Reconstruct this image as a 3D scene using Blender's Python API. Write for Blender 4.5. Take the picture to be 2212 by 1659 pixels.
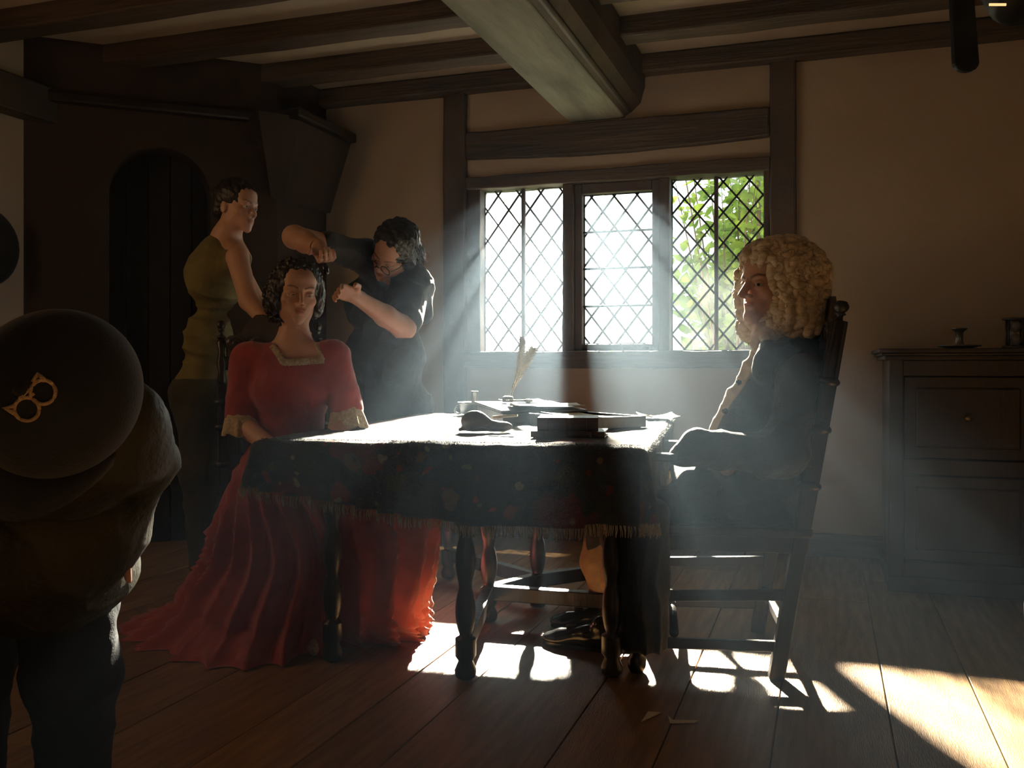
import bpy, math, random
import numpy as np
from mathutils import Vector, Matrix
random.seed(7); rng = np.random.default_rng(7)
SC = bpy.context.scene
for o in list(bpy.data.objects): bpy.data.objects.remove(o)
COL = SC.collection
# ------------------------------------------------------------------ camera
YAW = math.atan(679/2000); SN, CS = math.sin(YAW), math.cos(YAW)
RV = np.array([CS, SN, 0.0]); FV = np.array([-SN, CS, 0.0]); UV = np.array([0, 0, 1.0])
cam = bpy.data.cameras.new('camera'); camo = bpy.data.objects.new('camera', cam); COL.objects.link(camo)
camo.location = (0, 0, 1.0); camo.rotation_euler = (math.radians(90), 0, YAW)
cam.sensor_width = 36; cam.lens = 36*2000/2212; cam.shift_y = -39.5/2212; cam.clip_start = .05
SC.camera = camo
# ------------------------------------------------------------------ world, lights, exposure
wd = bpy.data.worlds.new('world'); SC.world = wd; wd.use_nodes = True
bg = wd.node_tree.nodes['Background']; bg.inputs[0].default_value = (.86, .94, 1, 1); bg.inputs[1].default_value = 2.6
def lamp(name, kind, loc, target, energy, color, **kw):
    l = bpy.data.lights.new(name, kind); l.energy = energy; l.color = color
    for k, v in kw.items(): setattr(l, k, v)
    o = bpy.data.objects.new(name, l); COL.objects.link(o); o.location = loc
    d = Vector(target)-Vector(loc); o.rotation_euler = d.to_track_quat('-Z', 'Y').to_euler()
    return o
# the film lamp standing in the garden outside the window
lamp('garden_lamp', 'SPOT', (-2.45, 8.9, 3.30), (-1.80, 5.15, 1.84), 125000, (1.0, .88, .72), spot_size=math.radians(56), spot_blend=1.0, shadow_soft_size=.10)
# daylight on the garden leaves
lamp('garden_sun', 'SUN', (3, 9, 8), (1.2, 6.5, 0), 5.0, (1.0, .95, .8), angle=.02)
# unseen warm area lights added as fill, from the left and behind the camera
lamp('left_fill_light', 'AREA', (-3.8, 1.75, 1.75), (-1.6, 3.3, 1.2), 10, (1.0, .60, .30), shape='RECTANGLE', size=.9, size_y=1.2)
lamp('back_fill_light', 'AREA', (.9, -1.1, 1.9), (-.6, 4.2, 1.3), 3.0, (1.0, .66, .38), shape='RECTANGLE', size=1.4, size_y=1.2)
SC.view_settings.view_transform = 'Standard'; SC.view_settings.look = 'None'
SC.view_settings.gamma = 1; SC.view_settings.use_curve_mapping = False
SC.view_settings.exposure = 0.0
SC.cycles.use_denoising = True
SC.cycles.max_bounces = 7; SC.cycles.diffuse_bounces = 4; SC.cycles.glossy_bounces = 3; SC.cycles.volume_bounces = 1
SC.cycles.transparent_max_bounces = 12; SC.cycles.caustics_reflective = False; SC.cycles.caustics_refractive = False
SC.cycles.sample_clamp_indirect = 3.0
# ------------------------------------------------------------------ helpers
def P(u, v, t):
    a = (u-1106)/2000
    return np.array([t*(-SN+a*CS), t*(CS+a*SN), 1+t*(790-v)/2000])
def pY(u, v, y):
    a = (u-1106)/2000; return P(u, v, y/(CS+a*SN))
def pZ(u, v, z): return P(u, v, (1-z)*2000/(v-790))
def A(a, b, z): return RV*a+FV*b+UV*z
def nrm(v): v = np.asarray(v, float); return v/np.linalg.norm(v)
def noise3(p, s, seed=0, n=5):
    r = np.random.default_rng(seed); out = 0; p = p*s
    for i in range(n):
        k = r.normal(size=3); k /= np.linalg.norm(k); f = 1.0*1.55**i
        w = np.sin(p@k*f*2.1+r.uniform(0, 6)+1.3*np.sin(p@r.normal(size=3)*f*.8))
        out = out+w/1.4**i
    return out/2.2

def N(nt, t, **kw):
    n = nt.nodes.new(t)
    for k, v in kw.items(): setattr(n, k, v)
    return n
def mat(name, c1, c2=None, scale=6, rough=.7, bump=0, bscale=None, stretch=(1, 1, 1), metal=0, spec=.5, sheen=0, detail=4, attr=False, sss=0, coord='Object'):
    m = bpy.data.materials.new(name); m.use_nodes = True; nt = m.node_tree; b = nt.nodes['Principled BSDF']
    b.inputs['Roughness'].default_value = rough; b.inputs['Metallic'].default_value = metal
    b.inputs['Specular IOR Level'].default_value = spec
    if sheen: b.inputs['Sheen Weight'].default_value = sheen
    tc = N(nt, 'ShaderNodeTexCoord'); mp = N(nt, 'ShaderNodeMapping'); mp.inputs['Scale'].default_value = stretch
    nt.links.new(tc.outputs[coord], mp.inputs[0])
    nz = N(nt, 'ShaderNodeTexNoise'); nz.inputs['Scale'].default_value = scale; nz.inputs['Detail'].default_value = detail
    nt.links.new(mp.outputs[0], nz.inputs['Vector'])
    if c2 is None: c2 = tuple(x*.75 for x in c1)
    cr = N(nt, 'ShaderNodeValToRGB'); cr.color_ramp.elements[0].position = .35; cr.color_ramp.elements[1].position = .65
    cr.color_ramp.elements[0].color = (*c2, 1); cr.color_ramp.elements[1].color = (*c1, 1)
    nt.links.new(nz.outputs['Fac'], cr.inputs[0]); src = cr.outputs[0]
    if attr:
        at = N(nt, 'ShaderNodeAttribute'); at.attribute_name = 'Col'
        mx = N(nt, 'ShaderNodeMix', data_type='RGBA', blend_type='MULTIPLY'); mx.inputs[0].default_value = 1
        nt.links.new(cr.outputs[0], mx.inputs[6]); nt.links.new(at.outputs['Color'], mx.inputs[7]); src = mx.outputs[2]
    nt.links.new(src, b.inputs['Base Color'])
    if bump:
        n2 = N(nt, 'ShaderNodeTexNoise'); n2.inputs['Scale'].default_value = bscale or scale*4; n2.inputs['Detail'].default_value = 5
        nt.links.new(mp.outputs[0], n2.inputs['Vector'])
        bp = N(nt, 'ShaderNodeBump'); bp.inputs['Strength'].default_value = bump; bp.inputs['Distance'].default_value = .01
        nt.links.new(n2.outputs['Fac'], bp.inputs['Height']); nt.links.new(bp.outputs[0], b.inputs['Normal'])
    if sss:
        b.inputs['Subsurface Weight'].default_value = sss; b.inputs['Subsurface Radius'].default_value = (.012, .004, .002)
        b.inputs['Subsurface Scale'].default_value = 1.0
    return m
M = {}
M['plaster'] = mat('plaster', (.50, .41, .31), (.45, .365, .27), 1.6, .92, .35, 14)
M['ceil'] = mat('ceiling_plaster', (.48, .40, .30), (.42, .35, .26), 2.2, .92, .3, 12)
M['beam'] = mat('beam_oak', (.075, .046, .028), (.035, .022, .014), 3, .7, .6, 16, (1, 1, 1))
M['beamx'] = mat('beam_oak_grain_x', (.075, .046, .028), (.032, .02, .012), 5, .7, .7, 14, (.25, 3, 3))
M['main_beam'] = mat('beam_bounce_lit', (.27, .27, .20), (.12, .12, .085), 2.6, .85, .8, 14, (2.4, .5, 1))  # pale green-grey: light bounced onto the underside, put into the colour
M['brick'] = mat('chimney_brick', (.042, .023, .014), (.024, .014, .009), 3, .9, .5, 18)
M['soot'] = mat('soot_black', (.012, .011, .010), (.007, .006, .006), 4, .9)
M['dark'] = mat('dark_oak', (.018, .011, .008), (.008, .005, .004), 6, .38, .35, 30, (1, 1, .3))
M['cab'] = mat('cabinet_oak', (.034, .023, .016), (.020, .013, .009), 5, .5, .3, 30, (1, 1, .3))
M['cab_side_lit'] = mat('cabinet_oak_lit', (.13, .09, .06), (.09, .06, .04), 5, .6, .3, 30, (1, 1, .3))  # cabinet oak made lighter: the light on its side put into the colour
M['crest_lit'] = mat('carved_oak_lit', (.10, .07, .045), (.05, .03, .02), 8, .3, .3, 30)  # paler than the chair's oak: bright light on the crest painted in
M['lead'] = mat('lead_came', (.035, .035, .035), None, 20, .6)
M['iron'] = mat('black_iron', (.02, .02, .02), None, 20, .5, metal=.6)
M['brass'] = mat('old_brass', (.30, .22, .10), None, 10, .35, metal=1)
M['pewter'] = mat('pewter', (.28, .28, .27), (.2, .2, .2), 8, .35, metal=.9)
M['leather'] = mat('brown_leather', (.06, .032, .02), (.035, .02, .013), 12, .45, .3, 60)
M['page'] = mat('paper', (.78, .72, .58), (.7, .63, .5), 9, .8)
M['linen'] = mat('cream_linen', (.78, .62, .42), (.68, .54, .36), 30, .85, .4, 220)
M['lace'] = mat('cream_lace', (.74, .60, .38), (.5, .38, .22), 90, .9, .8, 260)
M['red'] = mat('red_wool', (.36, .040, .026), (.28, .03, .02), 18, .85, .3, 300, sheen=.3)
M['black'] = mat('black_cloth', (.013, .013, .015), (.009, .009, .01), 10, .85, .3, 200, sheen=.1)
M['coat'] = mat('black_wool_coat', (.014, .013, .013), (.009, .009, .009), 14, .85, .3, 150, sheen=.1)
M['olive'] = mat('olive_cotton', (.20, .17, .06), (.15, .125, .045), 14, .85, .3, 160)
M['olive_dark'] = mat('dark_olive_cotton', (.055, .055, .03), (.035, .035, .02), 6, .9, .3, 160)
M['jacket'] = mat('olive_jacket', (.05, .042, .018), (.03, .026, .012), 5, .6, .3, 100)
M['jean'] = mat('dark_denim', (.02, .026, .032), (.012, .016, .02), 9, .9, .3, 200)
M['capm'] = mat('navy_cap_cloth', (.013, .014, .022), (.009, .010, .016), 9, .9, .2, 240, sheen=.15)
M['logo'] = mat('cream_embroidery', (.62, .42, .22), (.5, .32, .16), 60, .8, .5, 300)
M['redtrim'] = mat('red_trim', (.35, .05, .03), None, 30, .7)
M['skin'] = mat('skin', (.62, .36, .24), (.57, .32, .21), 14, .5, .12, 160, attr=True, sss=.12)
M['eye'] = mat('eye', (1, 1, 1), (1, 1, 1), 10, .12, attr=True)
M['hair'] = mat('dark_brown_hair', (.022, .014, .010), (.010, .007, .005), 30, .38, .5, 120, (1, 1, .3))
M['hairb'] = mat('black_hair', (.012, .010, .009), (.007, .006, .005), 30, .42, .5, 120)
M['wig'] = mat('blond_wig', (.80, .66, .44), (.64, .50, .30), 34, .75, .4, 130, (1, 1, 2.2))
M['stock'] = mat('cream_stocking', (.45, .30, .19), None, 30, .85)
M['shoe'] = mat('black_shoe', (.010, .010, .010), None, 10, .18)
M['fringe'] = mat('cream_fringe', (.34, .29, .17), (.22, .18, .10), 60, .9)
M['leaf'] = mat('leaf', (.26, .36, .05), (.09, .17, .035), 5, .6)
M['leaf'].node_tree.nodes['Principled BSDF'].inputs['Transmission Weight'].default_value = 0
M['grass'] = mat('lawn', (.30, .36, .14), (.2, .28, .08), 3, .9)
M['bark'] = mat('bark', (.08, .06, .04), None, 8, .9)
M['quill'] = mat('grey_feather', (.14, .13, .12), (.08, .08, .075), 30, .7)
M['glassm'] = mat('hourglass_glass', (.35, .35, .33), None, 10, .1)
def leafmat():
    m = M['leaf']; nt = m.node_tree; b = nt.nodes['Principled BSDF']; out = nt.nodes['Material Output']
    tr = N(nt, 'ShaderNodeBsdfTranslucent'); mx = N(nt, 'ShaderNodeMixShader'); mx.inputs[0].default_value = .5
    cr = [n for n in nt.nodes if n.type == 'VALTORGB'][0]
    nt.links.new(cr.outputs[0], tr.inputs[0]); nt.links.new(b.outputs[0], mx.inputs[1]); nt.links.new(tr.outputs[0], mx.inputs[2])
    nt.links.new(mx.outputs[0], out.inputs[0])
leafmat()
def glass(name, dust_glow, tint=(1, 1, 1)):
    m = bpy.data.materials.new(name); m.use_nodes = True; nt = m.node_tree; nt.nodes.clear()
    out = N(nt, 'ShaderNodeOutputMaterial'); tr = N(nt, 'ShaderNodeBsdfTransparent'); tr.inputs[0].default_value = (*tint, 1)
    tl = N(nt, 'ShaderNodeBsdfTranslucent'); tl.inputs[0].default_value = (.9, .95, 1, 1)
    gl = N(nt, 'ShaderNodeBsdfGlossy'); gl.inputs['Roughness'].default_value = .08
    tc = N(nt, 'ShaderNodeTexCoord'); nz = N(nt, 'ShaderNodeTexNoise'); nz.inputs['Scale'].default_value = 7; nz.inputs['Detail'].default_value = 6
    nt.links.new(tc.outputs['Object'], nz.inputs['Vector'])
    mr = N(nt, 'ShaderNodeMapRange'); mr.inputs[1].default_value = .42; mr.inputs[2].default_value = .75; mr.inputs[3].default_value = dust_glow*.35; mr.inputs[4].default_value = dust_glow*2.4
    nt.links.new(nz.outputs['Fac'], mr.inputs[0])
    m1 = N(nt, 'ShaderNodeMixShader'); nt.links.new(mr.outputs[0], m1.inputs[0]); nt.links.new(tr.outputs[0], m1.inputs[1]); nt.links.new(tl.outputs[0], m1.inputs[2])
    m2 = N(nt, 'ShaderNodeMixShader'); m2.inputs[0].default_value = .04; nt.links.new(m1.outputs[0], m2.inputs[1]); nt.links.new(gl.outputs[0], m2.inputs[2])
    nt.links.new(m2.outputs[0], out.inputs[0]); return m
M['pane'] = glass('old_dusty_glass', .0022, (.97, .99, .97))
M['pane_left'] = glass('glow_glass', .022, (.97, .99, .98))  # scatter raised on the left panes to give a blown-out glow
def floormat():
    m = mat('floor_boards', (.33, .185, .075), (.20, .108, .042), 3, .38, .25, 26, (14, 1.2, 1), detail=6)
    nt = m.node_tree; oi = N(nt, 'ShaderNodeObjectInfo'); hs = N(nt, 'ShaderNodeHueSaturation')
    mr = N(nt, 'ShaderNodeMapRange'); mr.inputs[3].default_value = .72; mr.inputs[4].default_value = 1.15
    b = nt.nodes['Principled BSDF']; src = b.inputs['Base Color'].links[0].from_socket
    nt.links.new(oi.outputs['Random'], mr.inputs[0]); nt.links.new(mr.outputs[0], hs.inputs['Value']); nt.links.new(src, hs.inputs['Color'])
    nt.links.new(hs.outputs[0], b.inputs['Base Color']); return m
M['floor'] = floormat()
def rugmat():
    m = mat('floral_rug', (.03, .035, .04), (.015, .022, .03), 30, .95, .6, 240, sheen=.15); nt = m.node_tree; b = nt.nodes['Principled BSDF']
    at = N(nt, 'ShaderNodeAttribute'); at.attribute_name = 'rug'     # flat cloth coordinates in metres
    base = b.inputs['Base Color'].links[0].from_socket
    wn = N(nt, 'ShaderNodeTexNoise'); wn.inputs['Scale'].default_value = 14; nt.links.new(at.outputs['Vector'], wn.inputs['Vector'])
    wm = N(nt, 'ShaderNodeMix', data_type='RGBA', blend_type='LINEAR_LIGHT'); wm.inputs[0].default_value = .035
    nt.links.new(at.outputs['Vector'], wm.inputs[6]); nt.links.new(wn.outputs['Color'], wm.inputs[7]); vec = wm.outputs[2]
    def layer(src, scale, lo, hi, cols, rnd=.8):
        v = N(nt, 'ShaderNodeTexVoronoi'); v.inputs['Scale'].default_value = scale; v.inputs['Randomness'].default_value = rnd; nt.links.new(vec, v.inputs['Vector'])
        mr = N(nt, 'ShaderNodeMapRange'); mr.inputs[1].default_value = lo; mr.inputs[2].default_value = hi; mr.inputs[3].default_value = 1; mr.inputs[4].default_value = 0
        nt.links.new(v.outputs['Distance'], mr.inputs[0])
        sp = N(nt, 'ShaderNodeSeparateColor'); nt.links.new(v.outputs['Color'], sp.inputs[0])
        cr = N(nt, 'ShaderNodeValToRGB'); cr.color_ramp.interpolation = 'CONSTANT'
        while len(cr.color_ramp.elements) < len(cols): cr.color_ramp.elements.new(.5)
        for i, c in enumerate(cols): cr.color_ramp.elements[i].position = i/len(cols); cr.color_ramp.elements[i].color = (*c, 1)
        nt.links.new(sp.outputs[0], cr.inputs[0])
        mx = N(nt, 'ShaderNodeMix', data_type='RGBA'); nt.links.new(mr.outputs[0], mx.inputs[0]); nt.links.new(src, mx.inputs[6]); nt.links.new(cr.outputs[0], mx.inputs[7])
        return mx.outputs[2]
    s = layer(base, 3.2, .36, .46, [(0.104, 0.016, 0.016), (0.016, 0.024, 0.026), (0.080, 0.014, 0.018), (0.024, 0.028, 0.016)])
    s = layer(s, 9.5, .30, .38, [(0.112, 0.024, 0.019), (0.016, 0.027, 0.024), (0.088, 0.048, 0.024), (0.024, 0.016, 0.016), (0.036, 0.040, 0.016)])
    s = layer(s, 21, .22, .30, [(0.024, 0.028, 0.032), (0.144, 0.112, 0.056), (0.112, 0.024, 0.020), (0.024, 0.028, 0.032), (0.048, 0.056, 0.024)])
    nt.links.new(s, b.inputs['Base Color']); return m
M['rug'] = rugmat()

def link(o, parent=None):
    COL.objects.link(o)
    if parent is not None: o.parent = parent
    return o
def empty(name, loc, label, cat, group=None, rz=0):
    o = bpy.data.objects.new(name, None); COL.objects.link(o); o.location = tuple(loc); o.rotation_euler = (0, 0, rz)
    o.empty_display_size = .1; o['label'] = label; o['category'] = cat
    if group: o['group'] = group
    return o
def tag(o, label, cat, group=None, kind=None):
    if label: o['label'] = label
    if cat: o['category'] = cat
    if group: o['group'] = group
    if kind: o['kind'] = kind
    return o
def mk(name, V, F, m, parent=None, smooth=True, local=False, label=None):
    V = np.asarray(V, float)
    if parent is not None and not local: V = V-np.array(parent.location if parent.parent is None else Vector(parent.location)+Vector(parent.parent.location))
    me = bpy.data.meshes.new(name)
    if isinstance(F, np.ndarray):
        me.vertices.add(len(V)); me.vertices.foreach_set('co', V.ravel()); n = F.shape[1]
        me.loops.add(F.size); me.loops.foreach_set('vertex_index', F.ravel().astype(np.int32))
        me.polygons.add(len(F)); me.polygons.foreach_set('loop_start', np.arange(0, F.size, n, dtype=np.int32)); me.polygons.foreach_set('loop_total', np.full(len(F), n, np.int32))
        me.update(calc_edges=True)
    else: me.from_pydata([tuple(v) for v in V], [], [tuple(f) for f in F])
    me.materials.append(m)
    if smooth: me.polygons.foreach_set('use_smooth', np.ones(len(me.polygons), bool))
    me.update(); o = bpy.data.objects.new(name, me); link(o, parent)
    if label: o['label'] = label
    return o
def bevel(o, w=.008, s=2):
    b = o.modifiers.new('bevel', 'BEVEL'); b.width = w; b.segments = s; b.limit_method = 'ANGLE'; b.angle_limit = math.radians(40)
    return o
class MB:
    def __init__(s): s.V = []; s.F = []
    def add(s, V, F):
        n = len(s.V); s.V += [tuple(map(float, v)) for v in V]; s.F += [tuple(i+n for i in f) for f in F]; return s
    def box(s, lo, hi, R=None, o=None):
        lo = np.minimum(lo, hi), np.maximum(lo, hi); a, b = lo
        V = np.array([(x, y, z) for x in (a[0], b[0]) for y in (a[1], b[1]) for z in (a[2], b[2])], float)
        if R is not None: V = V@np.array(R).T
        if o is not None: V = V+np.array(o)
        return s.add(V, [(0, 1, 3, 2), (4, 6, 7, 5), (0, 4, 5, 1), (2, 3, 7, 6), (0, 2, 6, 4), (1, 5, 7, 3)])
    def tube(s, pts, rad, n=10, caps=True, sq=None):
        pts = [np.array(p, float) for p in pts]; rad = rad if hasattr(rad, '__len__') else [rad]*len(pts)
        d0 = nrm(pts[1]-pts[0]); up = np.array([0, 0, 1.0]) if abs(d0[2]) < .9 else np.array([1.0, 0, 0])
        x = nrm(np.cross(up, d0)); V = []
        for i, p in enumerate(pts):
            d = nrm(pts[min(i+1, len(pts)-1)]-pts[max(i-1, 0)]); x = nrm(x-d*np.dot(x, d)); y = np.cross(d, x)
            for k in range(n):
                a = 2*math.pi*(k+.5)/n; V.append(p+rad[i]*(x*math.cos(a)+y*math.sin(a)))
        F = [(i*n+k, i*n+(k+1) % n, (i+1)*n+(k+1) % n, (i+1)*n+k) for i in range(len(pts)-1) for k in range(n)]
        if caps: F += [tuple(range(n))[::-1], tuple((len(pts)-1)*n+k for k in range(n))]
        return s.add(V, F)
    def lathe(s, prof, base, axis=(0, 0, 1), n=16):   # prof: (radius, height)
        base = np.array(base, float); ax = nrm(axis); up = np.array([0, 0, 1.0]) if abs(ax[2]) < .9 else np.array([0, 1.0, 0])
        x = nrm(np.cross(up, ax)); y = np.cross(ax, x); V = []
        for r, h in prof:
            for k in range(n):
                a = 2*math.pi*k/n; V.append(base+ax*h+r*(x*math.cos(a)+y*math.sin(a)))
        L = len(prof); F = [(i*n+k, i*n+(k+1) % n, (i+1)*n+(k+1) % n, (i+1)*n+k) for i in range(L-1) for k in range(n)]
        F += [tuple(range(n))[::-1], tuple((L-1)*n+k for k in range(n))]
        return s.add(V, F)
    def prism(s, poly, ext):   # poly: list of 3D points, ext: vector
        n = len(poly); poly = [np.array(p, float) for p in poly]; e = np.array(ext, float)
        return s.add(poly+[p+e for p in poly], [tuple(range(n))[::-1], tuple(range(n, 2*n))]+[(i, (i+1) % n, n+(i+1) % n, n+i) for i in range(n)])
    def build(s, name, m, parent=None, smooth=False, local=False, bev=0, label=None):
        o = mk(name, np.array(s.V), s.F, m, parent, smooth, local, label)
        if bev: bevel(o, bev)
        return o
def fixn(o):
    import bmesh
    b = bmesh.new(); b.from_mesh(o.data); bmesh.ops.recalc_face_normals(b, faces=b.faces); b.to_mesh(o.data); b.free(); return o
def rz(a): c, s = math.cos(a), math.sin(a); return np.array([[c, -s, 0], [s, c, 0], [0, 0, 1.0]])
def copy_tree(o, parent=None):
    c = o.copy(); COL.objects.link(c); c.parent = parent
    for ch in o.children: copy_tree(ch, c)
    return c
# ---- signed distance modelling: soft unions of tapered capsules and ellipsoids, meshed with surface nets
class SDF:
    def __init__(s, lo, hi, h):
        s.lo = np.array(lo, float); s.h = h; s.n = np.ceil((np.array(hi)-s.lo)/h).astype(int)+1
        s.d = np.full(s.n, .5, np.float32)
        s.ax = [s.lo[i]+h*np.arange(s.n[i]) for i in range(3)]
        s.R = np.eye(3); s.O = np.zeros(3); s.sc = 1.0
    def frame(s, O, R, sc=1.0): s.O = np.array(O, float); s.R = np.array(R, float); s.sc = sc
    def world(s): s.frame((0, 0, 0), np.eye(3), 1.0)
    def pt(s, p): return s.O+s.R@(np.array(p, float)*s.sc)
    def _reg(s, a, b):
        i0 = np.clip(np.floor((a-s.lo)/s.h).astype(int), 0, s.n); i1 = np.clip(np.ceil((b-s.lo)/s.h).astype(int)+1, 0, s.n)
        sl = tuple(slice(i0[i], max(i1[i], i0[i])) for i in range(3))
        x = s.ax[0][sl[0]][:, None, None]; y = s.ax[1][sl[1]][None, :, None]; z = s.ax[2][sl[2]][None, None, :]
        return sl, x, y, z
    def _mix(s, sl, d, k, op):
        a = s.d[sl]
        if a.size == 0: return
        d = d.astype(np.float32)
        if op == 'cut': a = -a
        h = np.maximum(k-np.abs(a-d), 0)/max(k, 1e-6); r = np.minimum(a, d)-h*h*k*.25
        s.d[sl] = -r if op == 'cut' else r
    def cap(s, a, b, ra, rb=None, k=.02, op='add'):
        rb = ra if rb is None else rb; a = s.pt(a); b = s.pt(b); ra *= s.sc; rb *= s.sc; m = k+3*s.h
        R = max(ra, rb)+m; sl, x, y, z = s._reg(np.minimum(a, b)-R, np.maximum(a, b)+R)
        ab = b-a; L2 = max(ab@ab, 1e-9); t = np.clip(((x-a[0])*ab[0]+(y-a[1])*ab[1]+(z-a[2])*ab[2])/L2, 0, 1)
        d = np.sqrt((x-a[0]-t*ab[0])**2+(y-a[1]-t*ab[1])**2+(z-a[2]-t*ab[2])**2)-(ra+(rb-ra)*t)
        s._mix(sl, d, k, op)
    def chain(s, pts, rads, k=.02):
        for i in range(len(pts)-1): s.cap(pts[i], pts[i+1], rads[i], rads[i+1], k)
    def ell(s, c, r, k=.02, op='add', R=None):
        c = s.pt(c); r = np.array(r, float)*s.sc; Q = s.R if R is None else s.R@np.array(R); m = k+3*s.h
        R_ = max(r)+m; sl, x, y, z = s._reg(c-R_, c+R_); x = x-c[0]; y = y-c[1]; z = z-c[2]
        l = [(x*Q[0, i]+y*Q[1, i]+z*Q[2, i]) for i in range(3)]
        k0 = np.sqrt(sum((l[i]/r[i])**2 for i in range(3)))+1e-6; k1 = np.sqrt(sum((l[i]/r[i]**2)**2 for i in range(3)))+1e-6
        s._mix(sl, k0*(k0-1)/k1, k, op)
    def plane_cut(s, p, n):   # removes the side the normal points to
        p = np.array(p, float); n = nrm(n); x, y, z = s.ax[0][:, None, None], s.ax[1][None, :, None], s.ax[2][None, None, :]
        s.d = np.maximum(s.d, ((x-p[0])*n[0]+(y-p[1])*n[1]+(z-p[2])*n[2]).astype(np.float32))
    def mesh(s):
        d = s.d; d[0] = d[-1] = .5; d[:, 0] = d[:, -1] = .5; d[:, :, 0] = d[:, :, -1] = .5
        ins = d < 0; c = np.zeros(tuple(s.n-1), np.int8)
        for i in (0, 1):
            for j in (0, 1):
                for k in (0, 1): c += ins[i:s.n[0]-1+i, j:s.n[1]-1+j, k:s.n[2]-1+k]
        I = np.argwhere((c > 0) & (c < 8)); cor = np.array([(i, j, k) for i in (0, 1) for j in (0, 1) for k in (0, 1)])
        val = np.stack([d[I[:, 0]+a, I[:, 1]+b, I[:, 2]+e] for a, b, e in cor], 1)
        acc = np.zeros((len(I), 3)); cnt = np.zeros(len(I))
        for a in range(8):
            for b in range(a+1, 8):
                if np.abs(cor[a]-cor[b]).sum() != 1: continue
                m = (val[:, a] < 0) != (val[:, b] < 0); t = np.where(m, val[:, a]/np.where(m, val[:, a]-val[:, b], 1), 0)
                acc += m[:, None]*(cor[a]+t[:, None]*(cor[b]-cor[a])); cnt += m
        V = s.lo+s.h*(I+acc/cnt[:, None]); idx = np.full(tuple(s.n-1), -1, np.int32); idx[tuple(I.T)] = np.arange(len(I)); Fs = []
        for ax in range(3):
            o1, o2 = (ax+1) % 3, (ax+2) % 3
            sa = [slice(1, -1)]*3; sb = [slice(1, -1)]*3; sa[ax] = slice(0, -1); sb[ax] = slice(1, None)
            A0 = ins[tuple(sa)]; B0 = ins[tuple(sb)]; E = np.argwhere(A0 != B0); off = np.ones(3, int); off[ax] = 0
            if len(E) == 0: continue
            fl = A0[tuple(E.T)]; E = E+off; e1 = np.zeros(3, int); e1[o1] = 1; e2 = np.zeros(3, int); e2[o2] = 1
            q = [idx[tuple((E-x).T)] for x in (e1*0, e1, e1+e2, e2)]; q = np.stack(q, 1); q[~fl] = q[~fl][:, ::-1]; Fs.append(q)
        return V, np.concatenate(Fs)
def vnormals(V, F):
    n = np.cross(V[F[:, 2]]-V[F[:, 0]], V[F[:, 3]]-V[F[:, 1]]); out = np.zeros_like(V)
    for i in range(4): np.add.at(out, F[:, i], n)
    return out/(np.linalg.norm(out, axis=1)[:, None]+1e-12)
def relax(V, F, it=2, w=.5):
    for _ in range(it):
        s = np.zeros_like(V); c = np.zeros(len(V))
        for i in range(4):
            np.add.at(s, F[:, i], V[F[:, (i+1) % 4]]+V[F[:, (i-1) % 4]]); np.add.at(c, F[:, i], 2)
        V = V*(1-w)+w*s/c[:, None]
    return V
def colattr(o, C):
    a = o.data.color_attributes.new('Col', 'FLOAT_COLOR', 'POINT'); a.data.foreach_set('color', np.concatenate([C, np.ones((len(C), 1))], 1).astype(np.float32).ravel())
def basis(fwd, up):
    """columns: local x (person's left), y (back), z (up); the face looks along -y"""
    y = -nrm(fwd); z = np.array(up, float); z = nrm(z-y*(z@y)); x = np.cross(y, z); return np.stack([x, y, z], 1)
def camdir(p): return nrm(-np.array([p[0], p[1], 0]))
def head(S, O, R, s=1.0, fem=False, neck=True, lid=0.0):
    S.frame(O, R, s)
    S.ell((0, .018, .032), (.073, .092, .082), .02); S.ell((0, -.02, -.03), (.060, .062, .076), .03)
    S.ell((0, -.03, .052), (.062, .056, .048), .02)
    for q in (-1, 1):
        S.ell((q*.040, .0, -.062), (.021, .032, .028), .03); S.ell((q*.044, -.052, -.024), (.020, .020, .018), .02)
        S.ell((q*.075, .016, -.014), (.008, .018, .031), .008, R=[[1, 0, 0], [0, 1, 0], [0, 0, 1]])
    S.ell((0, -.073, -.1), (.022 if not fem else .018, .018, .018), .025)
    S.ell((0, -.068, .022), (.050, .018, .014 if not fem else .01), .02)
    S.ell((0, -.066, -.064), (.034, .022, .028), .025)
    for q in (-1, 1): S.ell((q*.031, -.094, .0), (.018, .017, .0115), .012, 'cut')
    for q in (-1, 1):
        S.ell((q*.031, -.071, .0055+lid), (.0165, .0152, .0072+abs(lid)*.6), .004); S.ell((q*.031, -.070, -.0085), (.0155, .0135, .0055), .004)
    S.cap((0, -.078, .012), (0, -.107, -.030), .0070 if not fem else .0060, .0100 if not fem else .0085, .012)
    for q in (-1, 1): S.ell((q*.0125, -.095, -.036), (.0085, .010, .0075), .006)
    S.ell((0, -.0875, -.0590), (.021, .0080, .0048), .005); S.ell((0, -.0870, -.0695), (.0175, .0080, .0058), .005)
    S.cap((-.019, -.0955, -.0640), (0, -.0965, -.0640), .0026, .0028, .002, 'cut'); S.cap((.019, -.0955, -.0640), (0, -.0965, -.0640), .0026, .0028, .002, 'cut')
    if neck: S.cap((0, .03, -.07), (0, .045, -.17), .050 if not fem else .045, .056 if not fem else .048, .03)
    S.world()
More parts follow.
